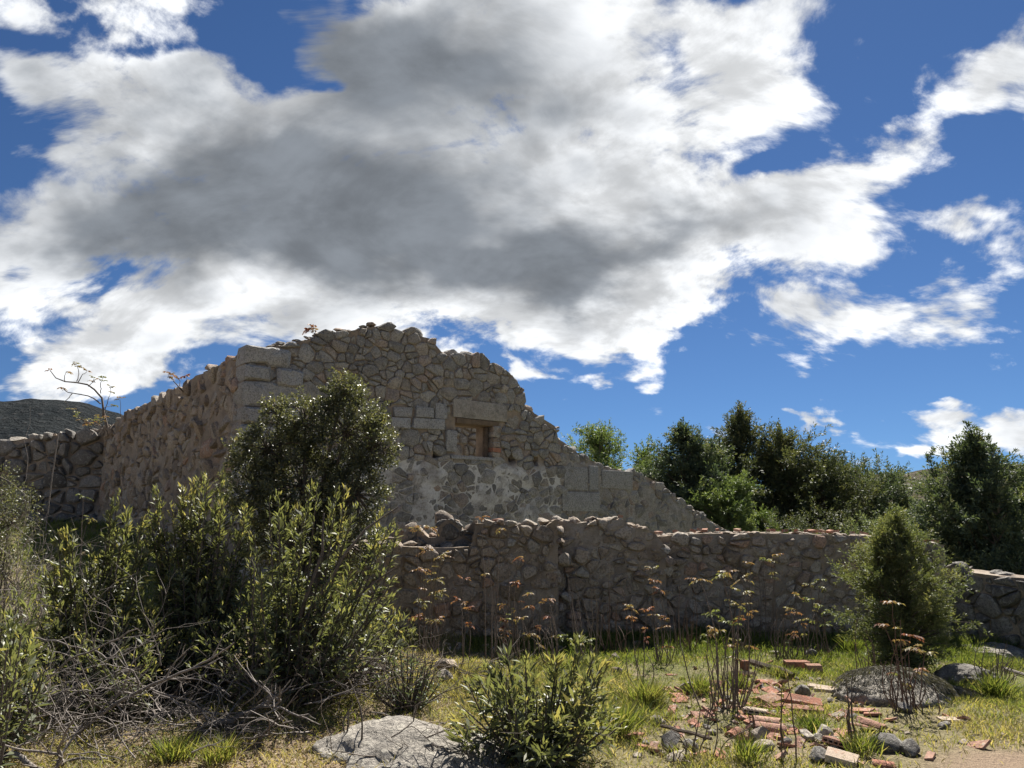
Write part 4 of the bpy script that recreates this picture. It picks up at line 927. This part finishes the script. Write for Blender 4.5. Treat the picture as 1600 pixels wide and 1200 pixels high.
T('fan of thin dark leafless stems in front of the ragged wall middle', at(962, 1022), [(950, 905), (972, 920), (940, 940)], 21, dead=7, leafy=0, mat=STEM_RED)
T('thin dark leafless stems left of the leggy shoots', at(1075, 1020), [(1062, 915), (1085, 930), (1072, 955)], 22, dead=8, leafy=0, mat=STEM_RED)
T('low dry stems between the leggy and the bushy shoots', at(1218, 1030), [(1214, 950), (1226, 965)], 23, dead=8, leafy=0)
T('thin dark stems rising before the young juniper foot', at(1350, 1075), [(1340, 965), (1352, 985), (1362, 1000)], 24, dead=7, leafy=0, mat=STEM_RED)
T('scattered dry stems behind the wooden beam', at(1165, 1022), [(1158, 940), (1170, 955), (1150, 965)], 25, dead=8, leafy=0)
T('thin dry stems by the paired shoots', at(795, 1040), [(798, 910), (806, 940), (790, 960)], 26, dead=7, leafy=1, red=.2)

# ---------------------------------------------------------------- plants on the walls
def wall_plant(label, u, v, dep, spec, red=.4, name='wall_sapling'):
    """bare little tree rooted on the wall top; spec: polylines in photograph pixels"""
    d = ray(u, v); b0 = np.array((d[0] / d[1] * dep, dep, EYE + d[2] / d[1] * dep)); t = thing(name, label, 'plant', b0)
    for (pl, r0, lf) in spec:
        pts = []
        for (a, b) in pl: d = ray(a, b); pts.append(np.array((d[0] / d[1] * dep, dep + g.normal() * .15, EYE + d[2] / d[1] * dep)) - b0)
        pts = np.array(pts); tt = np.linspace(0, 1, 9); xs_ = np.linspace(0, 1, len(pts)); pc = np.stack([np.interp(tt, xs_, pts[:, i]) for i in range(3)], 1) + g.normal(size=(9, 3)) * .01
        V, F = tube(pc, np.linspace(r0, r0 * .35, 9), 5); br = obj('branch', mesh('branch', V, F, BARK, g.uniform(), True), t)
        if lf:
            for k in range(lf):
                P, D, RN = tuft(pc[-1 - (k % 4) * 2] if k else pc[-1], None, 3, .11, red + g.normal() * .2)
                L = .07 * g.uniform(.7, 1.2, len(P)); obj('leaf_tuft', leaf_mesh('leaf_tuft', P, D, L, L * .45, L_YOUNG, np.array(RN)), br)
wd = 21.5
wall_plant('leafless little tree with forked branches on the left wall top', 168, 668, wd, [
    ([(168, 672), (162, 640), (157, 615), (143, 605), (124, 597), (100, 595), (88, 592), (76, 578)], .035, 1), ([(160, 632), (150, 625), (135, 618), (118, 616), (105, 613), (95, 605)], .022, 1),
    ([(124, 597), (130, 585), (138, 580)], .014, 1), ([(124, 597), (120, 580), (115, 565)], .014, 2), ([(157, 615), (158, 600), (162, 592)], .014, 2), ([(143, 605), (148, 596), (152, 592)], .012, 2),
    ([(118, 616), (115, 630), (114, 640)], .014, 1), ([(162, 640), (168, 620), (175, 604)], .012, 2), ([(100, 595), (98, 585), (94, 577)], .012, 1), ([(160, 650), (170, 640), (176, 632)], .012, 1),
    ([(166, 668), (130, 660), (120, 645)], .016, 2), ([(168, 672), (150, 668), (138, 655)], .014, 2), ([(172, 668), (185, 655), (192, 640), (195, 625)], .012, 1)], .55)
wall_plant('small dry sapling at the step of the side wall top', 288, 612, 15.8, [([(288, 614), (280, 600), (272, 592), (268, 590)], .012, 1), ([(284, 606), (282, 596), (280, 590)], .009, 1), ([(290, 612), (294, 600), (292, 588)], .009, 1)], .35)
wall_plant('tiny reddish weed on the gable slope', 492, 523, 14.3, [([(492, 525), (491, 518), (493, 514)], .006, 2), ([(491, 524), (487, 518)], .005, 1)], .25, 'wall_weed')
wall_plant('tuft of dry stems on top of the left wall end', 150, 676, 21.0, [([(140 + k * 4, 680), (138 + k * 5, 668), (134 + k * 6, 660 - (k % 3) * 5)], .01, 1) for k in range(7)], .6, 'wall_weed')
pd = ray(88, 700); pole_d = 17.5
V, F = tube([np.array((pd[0] / pd[1] * pole_d, pole_d, EYE + ray(88, y)[2] / ray(88, y)[1] * pole_d)) + np.array((x, 0, 0)) for y, x in ((830, -.05), (742, -.03), (700, 0), (676, .01))], .014, 6)
pb = thing('thin_pole', 'thin pale upright rod in front of the dark field wall', 'pole', place(86, pole_d)); V = V - np.array(pb.location); 
obj('rod', mesh('rod', V, F, BARK_GREY, .9, True), pb)

# ---------------------------------------------------------------- dead brushwood, lower left
def brush(label, base, spec, seed, n_small, mat=BARK_GREY, name='dead_bush', spread=(.8, .5), rs=.006):
    g = np.random.default_rng(seed); t = thing(name, label, 'brushwood', base); dep = base.y
    for (pl, r0) in spec:
        pts = []
        for k, (a, b) in enumerate(pl):
            dd_ = dep - .12 * k + g.normal() * .05; d = ray(a, b); pts.append(np.array((d[0] / d[1] * dd_, dd_, EYE + d[2] / d[1] * dd_)) - np.array(base))
        pts = np.array(pts); n = 3 * len(pts); tt = np.linspace(0, 1, n); xs_ = np.linspace(0, 1, len(pts)); pc = np.stack([np.interp(tt, xs_, pts[:, i]) for i in range(3)], 1) + g.normal(size=(n, 3)) * .006
        pc[:, 2] = np.maximum(pc[:, 2], .01)
        b = Bag(); V, F = tube(pc, np.linspace(r0, r0 * .3, n), 6); b.add(V, F, g.uniform())
        for k in range(5):
            i = g.integers(2, n); dd_ = nrm(pc[i] - pc[i - 1]); twig_tree(b, pc[i], nrm(dd_ + g.normal(size=3) * .7), g.uniform(.15, .4), r0 * .4, 1, g, .6, 2, .0, None, 5, .35, 4)
        obj('branch', b.mesh('branch', mat, True), t)
    if n_small:
        b = Bag()
        for k in range(n_small):
            p0 = np.array((g.normal() * spread[0], g.normal() * spread[1], 0.)); p0[2] = max(0.02, g.uniform(0, .28)); d = np.array((g.normal(), g.normal() * .7, g.uniform(-.12, .45)))
            twig_tree(b, p0, d, g.uniform(.25, .6), rs, 2, g, .55, 2, -.05, None, 5, .5, 3)
        tag(obj('twigs', b.mesh('twigs', mat), t), kind='stuff')
    return t
brush('tangle of bare grey dead branches in the lower left corner', at(170, 1150), [
    ([(80, 1180), (55, 1105), (75, 1060), (110, 1030), (165, 1008), (215, 980)], .013), ([(95, 1165), (170, 1105), (225, 1075), (270, 1055), (320, 1035), (370, 1000)], .017),
    ([(170, 1105), (195, 1070), (205, 1035)], .012), ([(210, 1085), (160, 1075), (120, 1080), (60, 1120)], .009), ([(50, 995), (95, 1003), (135, 1018), (165, 1035)], .008),
    ([(145, 1015), (170, 1030), (240, 1000), (250, 990)], .007), ([(230, 1075), (300, 1095), (335, 1130), (315, 1150)], .009), ([(215, 1080), (215, 1055), (200, 1043), (160, 1040), (100, 1050)], .008),
    ([(100, 1160), (140, 1120), (150, 1085), (120, 1030), (60, 1010)], .009), ([(270, 1060), (310, 1060), (360, 1085)], .008), ([(250, 1040), (245, 1010), (225, 960)], .007), ([(240, 1080), (290, 1110), (370, 1115)], .008),
    ([(115, 1040), (135, 990), (130, 960), (165, 925)], .006), ([(140, 1030), (150, 990), (175, 955)], .006), ([(30, 1150), (50, 1080), (40, 1020), (70, 945), (20, 960)], .007)], 301, 150, spread=(.85, .45))
brush('heap of thin dry twigs at the left edge', at(20, 1130), [([(0, 1110), (60, 1090), (110, 1075)], .01), ([(0, 1150), (70, 1130), (130, 1110)], .01), ([(-20, 1090), (40, 1100), (90, 1120)], .009)], 302, 90, spread=(.5, .4))
brush('dark thorny undergrowth of bare twigs below the thicket', at(560, 1092), [([(470, 1100), (520, 1060), (580, 1050), (640, 1058)], .012), ([(440, 1095), (480, 1080), (540, 1075), (600, 1085)], .012)], 303, 170, BARK, spread=(.55, .35), rs=.005)
brush('pale dead limb lying below the thicket', at(365, 1135), [([(320, 1138), (360, 1125), (400, 1108), (440, 1098)], .03), ([(330, 1136), (365, 1138)], .02)], 304, 0)
brush('grey curved log in the bottom left corner', at(40, 1192), [([(-10, 1185), (20, 1178), (45, 1190), (65, 1215)], .03), ([(90, 1215), (95, 1190), (92, 1168)], .028)], 305, 0)
brush('dark fallen stick on the leaf litter left of the flat boulder', at(350, 1165), [([(290, 1178), (330, 1165), (370, 1158), (420, 1148)], .016)], 306, 10, BARK, spread=(.3, .1))
brush('dry twigs poking up at the bottom edge by the flat boulder', at(700, 1198), [([(735, 1230), (730, 1190), (728, 1165)], .008), ([(740, 1230), (760, 1195), (775, 1170)], .007), ([(670, 1165), (700, 1172), (730, 1180)], .006)], 307, 8, BARK, spread=(.2, .1))

# ================================================================ boulders and loose stones
ICO5 = ico(5)
def boulder(name, label, loc, sx, sy, sz, seed, mat=BOULDER, cat='boulder', rz=0.0, ic=ICO5, cuts=5, tilt=(0, 0)):
    g = np.random.default_rng(seed); V = ic[0].copy()
    for k in range(cuts): n = nrm(g.normal(size=3)); s = np.maximum(V @ n - g.uniform(.62, .9), 0); V -= s[:, None] * n * .85
    a_, b_ = V[:, 0] * 1.6 + V[:, 2] * .7 + seed, V[:, 1] * 1.6 + V[:, 2]
    crack = np.abs(fbm(a_ * 1.5, b_ * 1.5, seed + 2, 3) - .5)
    V *= 1 + (.34 * (fbm(a_, b_, seed) - .5) + .17 * (fbm(a_ * 4, b_ * 4, seed + 1) - .5) - .07 * sst(.035, .0, crack))[:, None]
    V *= np.array((sx, sy, sz)); me = mesh(name, V, ic[1], mat, g.uniform(), True)
    return tag(obj(name, me, None, loc, (tilt[0], tilt[1], rz)), label, cat)
p = at(712, 1196); boulder('flat_boulder', 'large flat pale granite slab boulder in the foreground', p + Vector((-.16, .05, -.25)), .95, .66, .40, 402, rz=-.45, tilt=(.08, .20), cuts=9)
p = at(1418, 1102); boulder('mossy_boulder', 'rounded grey boulder with shaggy dried moss before the young juniper', p + Vector((0, .25, -.02)), .54, .40, .22, 403, BOULDER, rz=.2, tilt=(0, .1))
p = at(1540, 1075); boulder('dark_boulder', 'dark mound boulder overgrown with dead stalks on the right', p + Vector((0, .25, .0)), .36, .3, .17, 404, GRAN_DARK)
p = at(1560, 1030); boulder('dark_boulder', 'half buried boulder behind the stalk covered mound at the far right', p + Vector((.1, .3, -.03)), .5, .35, .16, 405, BOULDER)
# moss thatch on the boulder: shaggy dry strands
def strands(name, parent_label, loc, n, sx, sy, sz, L, mat, seed, rn=(.55, .2), cat='moss'):
    g = np.random.default_rng(seed); a = g.uniform(0, 6.3, n); q_ = np.sqrt(g.uniform(0, 1, n)); x = np.cos(a) * q_; y = np.sin(a) * q_; z = np.sqrt(np.maximum(1 - q_ ** 2, 0))
    P = np.stack((x * sx, y * sy, z * sz), 1); D = np.stack((x * .9 + g.normal(size=n) * .3, y * .9 - .1 + g.normal(size=n) * .3, -.75 * q_ + g.normal(size=n) * .12 + .02), 1)
    l = L * g.uniform(.5, 1.3, n)
    return tag(obj(name, leaf_mesh(name, P, D, l, .007, mat, np.clip(rn[0] + g.normal(size=n) * rn[1], 0, 1)), None, loc), parent_label, cat)
L_MOSS = leaf_mat('dried_moss', [(0, (.05, .05, .04)), (.5, (.12, .115, .095)), (1, (.24, .225, .19))], .8, .1, .1)
p = at(1418, 1102); strands('dried_moss', 'shaggy grey dried moss thatch on the rounded boulder', p + Vector((0, .25, .07)), 4200, .51, .38, .20, .05, L_MOSS, 411)
p = at(1495, 1092); strands('dried_moss', 'grey moss tail spreading right of the rounded boulder', p + Vector((0, .2, -.02)), 1600, .34, .26, .09, .07, L_MOSS, 412)

def loose(u, v, s, label, seed, mat=0, flat=.55, lift=.25, name='stone', rz=None, grp=None, cat='stone'):
    me = (RUBBLE_ROCK, RUBBLE_DARK, RUBBLE_BROWN)[mat][seed % 8]; p = at(u, v); g = np.random.default_rng(seed); s *= .84
    o = obj(name, me, None, p + Vector((0, 0, s * flat * lift)), (g.normal() * .2, g.normal() * .2, g.uniform(0, 6.3) if rz is None else rz), (s * .5, s * .38, s * flat * .5))
    return tag(o, label, cat, grp or 'loose stones around the tile heap')
for i, (u, v, s, m, fl, lab) in enumerate([
    (697, 1052, .42, 2, .75, 'large reddish rock at the foot of the stepped wall'), (694, 1064, .30, 0, .6, 'pale stone lying before the reddish rock'),
    (967, 1056, .22, 2, .85, 'brown upright stone left of the red-tipped shoot'), (947, 1042, .24, 2, .6, 'stone half hidden in grass below the ragged wall'), (962, 1032, .18, 2, .9, 'tilted slab leaning near the ragged wall foot'),
    (1072, 1082, .22, 0, .9, 'grey slab standing above two tile chips'), (1026, 1134, .20, 0, .6, 'pale topped stone left of the dead stalks'), (1047, 1172, .28, 1, .8, 'big dark stone at the left of the heap'),
    (1064, 1188, .27, 0, .45, 'flat pale stone at the bottom left of the heap'), (1080, 1176, .19, 1, .8, 'wedge shaped dark stone beside the flat pale one'), (1259, 1157, .25, 0, .55, 'pale stone right of the red tile stack'),
    (1290, 1154, .20, 0, .95, 'pyramid shaped stone above the ribbed tile piece'), (1254, 1086, .26, 1, .75, 'dark rounded stone behind the ribbed hollow brick'), (1197, 1172, .24, 0, .5, 'long pale stone in front of the red tile'),
    (1277, 1190, .25, 1, .55, 'dark jagged stone at the bottom near the ribbed tile'), (1185, 1162, .24, 0, .7, 'rounded stone left of the long pale one'), (1389, 1172, .34, 1, .65, 'large lichen covered dark rock on the grass right of the heap'),
    (1420, 1178, .25, 1, .65, 'dark grey rock touching the lichen covered rock'), (1473, 1140, .17, 1, .6, 'small dark stone left of the pale tile'), (1412, 1112, .22, 1, .7, 'dark slab in front of the mossy boulder'),
    (1267, 1028, .26, 1, .8, 'dark stone at the wall foot left of the young juniper'), (1212, 1022, .18, 0, .4, 'flat pale stone at the foot of the long wall'), (1170, 1182, .14, 0, .6, 'small stone below the dense shoots'),
    (1286, 1160, .17, 0, .5, 'flat stone tucked under the pyramid stone'), (1308, 1122, .18, 0, .4, 'flat pale stone by the forked sapling'), (1228, 1165, .15, 1, .6, 'small dark stone behind the lone shoot'),
    (1305, 1087, .2, 0, .6, 'pale stone beside the pale planks'), (1555, 1083, .15, 0, .4, 'small pale stone at the foot of the dark mound'), (1568, 1150, .1, 0, .4, 'lone white stone on the right hand grass')]):
    loose(u, v, s, lab, 500 + i, m, fl)
pl_spots = [(1040 + 300 * g.uniform(), 1060 + 135 * g.uniform()) for k in range(120)] + [(1180 + 75 * g.normal(), 1115 + 28 * g.normal()) for k in range(120)] + [(980 + 90 * g.uniform(), 1080 + 110 * g.uniform()) for k in range(22)] + [(1340 + 200 * g.uniform(), 1090 + 100 * g.uniform()) for k in range(14)]
for k, (u, v) in enumerate(pl_spots):
    s = g.uniform(.03, .14); clay = g.uniform() < .5
    if clay:
        p = at(u, v); o = obj('tile_chip', RUBBLE_CLAY, None, p + Vector((0, 0, .012)), (g.normal() * .3, g.normal() * .3, g.uniform(0, 6)), (s * 1.35, s * g.uniform(.5, .9), .018))
        w_ = 'left of the dense shoots' if u < 1100 else ('around the bricks' if u < 1240 else ('around the forked sapling' if u < 1345 else 'right of the heap'))
        tag(o, 'small broken chip of orange tile in the grass ' + w_, 'tile chip', 'tile chips ' + w_)
    else:
        w_ = 'left of the dense shoots' if u < 1100 else ('around the bricks' if u < 1240 else ('around the forked sapling' if u < 1345 else 'right of the heap'))
        dk = g.uniform() > .75
        loose(u, v, s, 'small %s stone chip in the grass ' % ('dark' if dk else 'pale') + w_, 700 + k, 1 if dk else 0, .5, .2, 'stone_chip', None, ('dark' if dk else 'pale') + ' stone chips ' + w_, 'stone chip')
for k in range(30):
    u = 700 + 760 * g.uniform(); loose(u, 1006 + 14 * g.uniform() - (6 if u > 1030 else 0), g.uniform(.08, .22), 'fallen stone in the weeds at the shaded foot of the low walls', 850 + k, 2, .6, .2, 'fallen_stone', None, 'fallen stones at the foot of the walls')
pl2 = [(330 + 330 * g.uniform(), 1120 + 78 * g.uniform()) for k in range(26)]
for k, (u, v) in enumerate(pl2): loose(u, v, g.uniform(.025, .07), 'small stone chip on the leaf litter by the flat boulder', 900 + k, 0, .5, .2, 'stone_chip', None, 'stone chips on the leaf litter', 'stone chip')

# ================================================================ broken clay tiles and hollow bricks
def curved_tile(L, r, frac, seed, th=.014):
    """half-round roof tile, tapering, one end broken ragged"""
    g = np.random.default_rng(seed); nu, na = 6, 9; V = []
    for s in (0, 1):
        for i in range(nu):
            for j in range(na):
                a = math.pi * frac * (j / (na - 1) - .5) + math.pi / 2; x = L * (i / (nu - 1) - .5)
                if i == nu - 1: x -= L * .16 * vn(np.array(j * .9), np.array(seed * 1.3)) * 1.5
                rr = r * (1 - .12 * i / nu) - th * s; V.append((x, math.cos(a) * rr, math.sin(a) * rr))
    ii = np.arange(2 * nu * na).reshape(2, nu, na); F = []
    for i in range(nu - 1):
        for j in range(na - 1):
            F.append((ii[0, i, j], ii[0, i + 1, j], ii[0, i + 1, j + 1], ii[0, i, j + 1])); F.append((ii[1, i, j], ii[1, i, j + 1], ii[1, i + 1, j + 1], ii[1, i + 1, j]))
    for i in range(nu - 1):
        for j in (0, na - 1): F.append((ii[0, i, j], ii[0, i + 1, j], ii[1, i + 1, j], ii[1, i, j]))
    for j in range(na - 1):
        for i in (0, nu - 1): F.append((ii[0, i, j], ii[0, i, j + 1], ii[1, i, j + 1], ii[1, i, j]))
    V = np.array(V); V[:, 2] -= V[:, 2].min(); return V, [tuple(int(k) for k in f) for f in F]
def hollow_brick(L, Wd, H, cells, seed, ribs=True):
    """flat extruded clay brick: through holes at the ends, grooved skin, one end broken"""
    g = np.random.default_rng(seed); wl = .009; V = []; F = []
    def add(x0, x1, y0, y1, z0, z1):
        v, f = box_geo(x0, x1, y0, y1, z0, z1); n = len(V); br = v[:, 0] > 0
        v[br, 0] -= np.abs(.1 * L * (vn(v[br, 1] * 22, v[br, 2] * 22, seed) - .2)); V.extend(v.tolist()); F.extend(tuple(i + n for i in q_) for q_ in f)
    n = cells * (3 if ribs else 1)
    for s in (0, 1):
        z0, z1 = (0, wl) if s == 0 else (H - wl, H)
        add(-L / 2, L / 2, -Wd / 2, Wd / 2, z0, z1)
        if ribs and s == 1:
            for k in range(n): y = -Wd / 2 + (k + .5) * Wd / n; add(-L / 2 + .001, L / 2 - .001, y - Wd / n * .3, y + Wd / n * .3, H - .001, H + .006)
    for k in range(cells + 1): y = -Wd / 2 + k * (Wd - wl) / cells; add(-L / 2 + .0005, L / 2 - .0005, y, y + wl, wl * .9, H - wl * .9)
    return np.array(V), F
def clay(kind, u, v, label, rz, seed, L=.4, Wd=.2, H=.045, mat=CLAY, tilt=(0, 0), lift=0.0, frac=1.0, cells=4, grp='broken tiles and hollow bricks on the ground'):
    p = at(u, v); L *= .66; Wd *= .68; H *= .7; lift = lift * .7 - .012
    if kind == 't': V, F = curved_tile(L, Wd / 2, frac, seed); nm, cat = 'roof_tile', 'roof tile'
    else: V, F = hollow_brick(L, Wd, H, cells, seed); nm, cat = 'hollow_brick', 'brick'
    me = mesh(nm, V, F, mat, (seed * .37) % 1, kind == 't')
    if kind == 't': me.set_sharp_from_angle(angle=R(35))
    return tag(obj(nm, me, None, p + Vector((0, 0, .004 + lift)), (tilt[0], tilt[1], rz)), label, cat, grp)
K = clay
K('b', 1255, 1104, 'large red ribbed hollow brick in the middle of the heap', -.35, 1, .48, .26, .06, tilt=(.12, .1), lift=.03)
K('b', 1258, 1112, 'red hollow brick lying under the large ribbed one', -.30, 2, .46, .25, .05)
K('b', 1181, 1118, 'pale dusty ribbed brick left of the large red brick', 1.15, 3, .34, .27, .045, CLAY_PALE, tilt=(.05, .15), lift=.03)
K('b', 1205, 1100, 'broken orange brick between the pale and the large red brick', .5, 4, .30, .2, .05, tilt=(.2, -.1), lift=.03)
K('b', 1219, 1109, 'brick fragment jammed under the broken orange brick', .2, 5, .24, .16, .05)
K('t', 1207, 1147, 'dark red curved tile with jagged end in front', -.25, 6, .38, .2, tilt=(-.25, .05), lift=.02)
K('t', 1201, 1140, 'curved tile stacked behind the dark red one', -.15, 7, .34, .18, tilt=(-.1, .05), lift=.05)
K('t', 1150, 1107, 'thin orange tile sliver beside the dense shoots', .1, 8, .26, .13, frac=.6)
K('t', 1150, 1150, 'orange curved tile piece at the lower left of the heap', .7, 9, .22, .17, frac=.8, tilt=(.1, -.2), lift=.02)
K('b', 1308, 1170, 'ribbed orange brick piece near the forked sapling', .9, 10, .28, .22, .045, tilt=(.12, .2), lift=.04)
K('b', 1316, 1196, 'pale topped red brick at the bottom edge', -.5, 11, .30, .18, .06, CLAY_PALE, tilt=(.2, .15), lift=.02)
K('t', 1351, 1110, 'long narrow orange tile lying level right of the heap', -.12, 12, .42, .13, frac=.55)
K('t', 1363, 1142, 'tilted orange tile leaning above the lichen covered rock', -.65, 13, .32, .2, frac=.8, tilt=(-.3, .15), lift=.05)
K('t', 1312, 1120, 'flat orange tile shards by the forked sapling', .25, 14, .32, .16, frac=.5)
K('b', 1488, 1128, 'pale orange tile lying alone on the right hand grass', -.1, 15, .30, .17, .03, CLAY_PALE)
K('t', 1384, 1198, 'red tile piece at the bottom edge right of the heap', -.4, 16, .24, .16, frac=.8)
K('b', 1246, 1046, 'dark red hollow brick in a row near the wall', -.08, 17, .40, .2, .12, cells=3)
K('b', 1272, 1051, 'end brick of the row near the wall', -.12, 18, .24, .2, .12, cells=3)
K('b', 1164, 1047, 'small upright red brick left of the wooden beam', .3, 19, .12, .1, .14, cells=2)
K('b', 1163, 1056, 'pale ribbed tile leaning by the small upright brick', 2.2, 20, .26, .16, .03, CLAY_PALE, tilt=(.2, .1), lift=.03)
K('b', 1285, 1078, 'pale plank-like tile near the mossy boulder side', -.75, 21, .40, .12, .03, CLAY_PALE, tilt=(.1, .0), lift=.02)
K('b', 1292, 1082, 'second pale narrow tile crossing the plank-like one', -.55, 22, .34, .1, .03, CLAY_PALE, lift=.01)
K('t', 1069, 1092, 'two-tone red tile chip below the grey slab', .1, 23, .16, .11, frac=.7)
K('t', 1068, 1097, 'pale red tile chip lowest below the grey slab', -.1, 24, .16, .11, frac=.7)
K('t', 1001, 1150, 'orange tile shard on dry grass left of the heap', .2, 25, .16, .12, frac=.6)
K('t', 1005, 1158, 'second orange shard touching the dry grass tile', .9, 26, .14, .11, frac=.6)
K('b', 1375, 1100, 'pale narrow tile left of the dark slab', -.6, 27, .28, .1, .025, CLAY_PALE, lift=.02)
K('t', 1216, 1076, 'orange tile corner behind the broken brick', 1.0, 28, .17, .13, frac=.7, tilt=(.2, .2), lift=.02)
K('t', 1098, 1030, 'reddish tile strip in the grass under the long wall', .05, 29, .24, .12, frac=.5)
K('t', 1050, 1055, 'thin red tile strip lying in the lit grass', .05, 30, .2, .1, frac=.5)
K('t', 1160, 1084, 'dark red shard above the thin orange sliver', .1, 31, .18, .1, frac=.5)
K('t', 1235, 1128, 'small red shard between the brick and the dark tile', 1.1, 32, .16, .12, frac=.6)
K('t', 1345, 1135, 'dark tile edge on the slope left of the tilted tile', -.6, 33, .32, .12, frac=.5, mat=CLAY)
def beam(u0, v0, u1, v1, r, label, mat, lift=.02, cat='beam', name='wooden_beam'):
    a = at(u0, v0); b = at(u1, v1); t = np.linspace(0, 1, 7)[:, None]; base = (a + b) / 2
    pts = np.array(a)[None] * (1 - t) + np.array(b)[None] * t - np.array(base) + np.array((0, 0, lift + r)); pts += g.normal(size=pts.shape) * r * .12
    V, F = tube(pts, np.linspace(r, r * .8, 7), 6); n = 6
    F = [tuple(int(i) for i in f) for f in F] + [tuple(range(n))[::-1], tuple(range(6 * n, 7 * n))]
    return tag(obj(name, mesh(name, V, F, mat, g.uniform(), False), None, base), label, cat)
beam(1172, 1043, 1240, 1062, .035, 'weathered dark wooden beam lying near the wall', TIMBER)
beam(1034, 1150, 1112, 1170, .016, 'straight dark stick lying across the stones left of the heap', TIMBER, .04, 'stick', 'stick')
beam(1300, 1070, 1325, 1085, .012, 'short stick by the mossy boulder', BARK, .01, 'stick', 'stick')
beam(1570, 1050, 1612, 1062, .02, 'pale thin plank at the right edge of the grass', BARK_GREY, .01, 'plank', 'plank')

# ================================================================ grass and litter
def sward(name, label, n, box, dens, hgt, wid, seed, rn, cat='grass', mat=GRASS, lean=.45):
    g = np.random.default_rng(seed); x = g.uniform(box[0], box[1], n); y = g.uniform(box[2], box[3], n)
    ok = g.uniform(size=n) < dens(x, y); x = x[ok]; y = y[ok]; n = len(x); P = np.stack((x, y, ground_z(x, y) - .005), 1)
    D = np.stack((g.normal(size=n) * lean, g.normal(size=n) * lean, np.ones(n)), 1)
    L = hgt(x, y) * g.uniform(.4, 1.3, n); r = np.clip(rn(x, y) + g.normal(size=n) * .14, 0, 1)
    return tag(obj(name, leaf_mesh(name, P, D, L, wid * g.uniform(.7, 1.3, n), mat, r, fold=.1, bend=.3)), label, cat, kind='stuff')
def gpatch(x, y): return sst(.36, .6, fbm(x * 1.3, y * 1.3, 141))
sward('grass', 'short patchy spring grass between the tiles and walls', 330000, (-2.2, 8.5, 4.3, 11.2), lambda x, y: np.clip((.12 + .88 * gpatch(x, y)) * (1 - .92 * bare_amount(x, y)) * (.3 + .7 * green_amount(x, y)), 0, 1),
      lambda x, y: .035 + .05 * fbm(x * 1.7, y * 1.7, 151) + .10 * sst(9.4, 10.4, y) + .09 * sst(.62, .75, fbm(x * 2.3, y * 2.3, 171)), .007, 601, lambda x, y: .89 - .52 * green_amount(x, y) - .12 * sst(9, 10, y) + .35 * (fbm(x * 2, y * 2, 161) - .5))
sward('dry_grass', 'straw coloured dry grass under the brushwood and bushes', 110000, (-7.5, 1.2, 4.2, 9.0), lambda x, y: np.clip((.2 + .8 * sst(.42, .6, fbm(x * 1.1, y * 1.1, 142))) * (1 - .7 * bare_amount(x, y)), 0, 1),
      lambda x, y: .05 + .09 * fbm(x * 1.5, y * 1.5, 152), .006, 602, lambda x, y: .72 + .8 * (fbm(x * .9, y * .9, 162) - .55), lean=.7)
sward('weeds', 'dark rank grass on the shaded slope beside the side wall', 45000, (-14, -3.0, 9.0, 21.0), lambda x, y: .3 + .7 * gpatch(x, y), lambda x, y: .16 + .16 * fbm(x, y, 153), .014, 603, lambda x, y: .35 + .5 * (fbm(x * .7, y * .7, 163) - .5))
# fallen leaves and bits of twig on the bare soil
gl = np.random.default_rng(604); n = 26000; x = gl.uniform(-6.5, .6, n); y = gl.uniform(4.2, 8.2, n); ok = gl.uniform(size=n) < np.clip(.35 + bare_amount(x, y), 0, 1); x = x[ok]; y = y[ok]; n = len(x)
P = np.stack((x, y, ground_z(x, y) + gl.uniform(.002, .02, n)), 1); D = np.stack((gl.normal(size=n), gl.normal(size=n), gl.normal(size=n) * .22), 1)
tag(obj('leaf_litter', leaf_mesh('leaf_litter', P, D, .045 * gl.uniform(.4, 1.2, n), .013, L_DRY, gl.uniform(0, 1, n))), 'brown fallen leaves littering the bare soil on the left', 'leaf litter', kind='stuff')
def grass_tuft(u, v, h, n, label, seed, rn=.25, spread=.08):
    g = np.random.default_rng(seed); p = at(u, v); P = np.stack((g.normal(size=n) * spread, g.normal(size=n) * spread, np.full(n, -.01)), 1)
    D = np.stack((P[:, 0] * 3.5 + g.normal(size=n) * .25, P[:, 1] * 3.5 + g.normal(size=n) * .25, np.ones(n)), 1); L = h * g.uniform(.5, 1.15, n)
    tag(obj('grass_tuft', leaf_mesh('grass_tuft', P, D, L, .008, GRASS, np.clip(rn + g.normal(size=n) * .15, 0, 1), bend=.3), None, p), label, 'grass tuft', 'taller grass tufts')
for i, a in enumerate([(1012, 1102, .26, 320, 'tall grass tuft at the foot of the red-tipped shoot', .32), (1015, 1098, .2, 200, 'grass tuft beside the single crooked shoot', .4), (965, 1150, .3, 300, 'grass tuft at the right of the foreground rockrose', .25),
     (1267, 1142, .13, 320, 'dark round grass tussock right of the brick heap', .08), (1165, 1192, .2, 200, 'grass tuft at the bottom below the heap', .25), (1155, 1075, .16, 200, 'grass tuft left of the pale ribbed tile', .25), (1345, 1178, .17, 200, 'grass tuft at the foot of the forked sapling', .25),
     (1090, 1085, .2, 240, 'grass tuft left of the dense shoots', .25), (1555, 1090, .26, 380, 'rank grass at the front of the dark mound', .2), (1335, 1020, .24, 360, 'lush grass under the left side of the young juniper', .15), (620, 1168, .07, 160, 'small green cushion plant on the flat boulder edge', .1),
     (270, 1190, .2, 320, 'green grass clump among the dead branches', .3), (185, 1120, .28, 120, 'bright green blades inside the brush tangle', .2), (340, 1196, .2, 260, 'grass clump at the bottom edge left of the boulder', .4), (1230, 1060, .14, 150, 'grass tuft beside the wooden beam', .25), (420, 1120, .3, 140, 'dry grass wisps below the slanting trunks', .75)]):
    grass_tuft(*a[:5], 620 + i, a[5] + .14, .05 if i != 10 else .04)
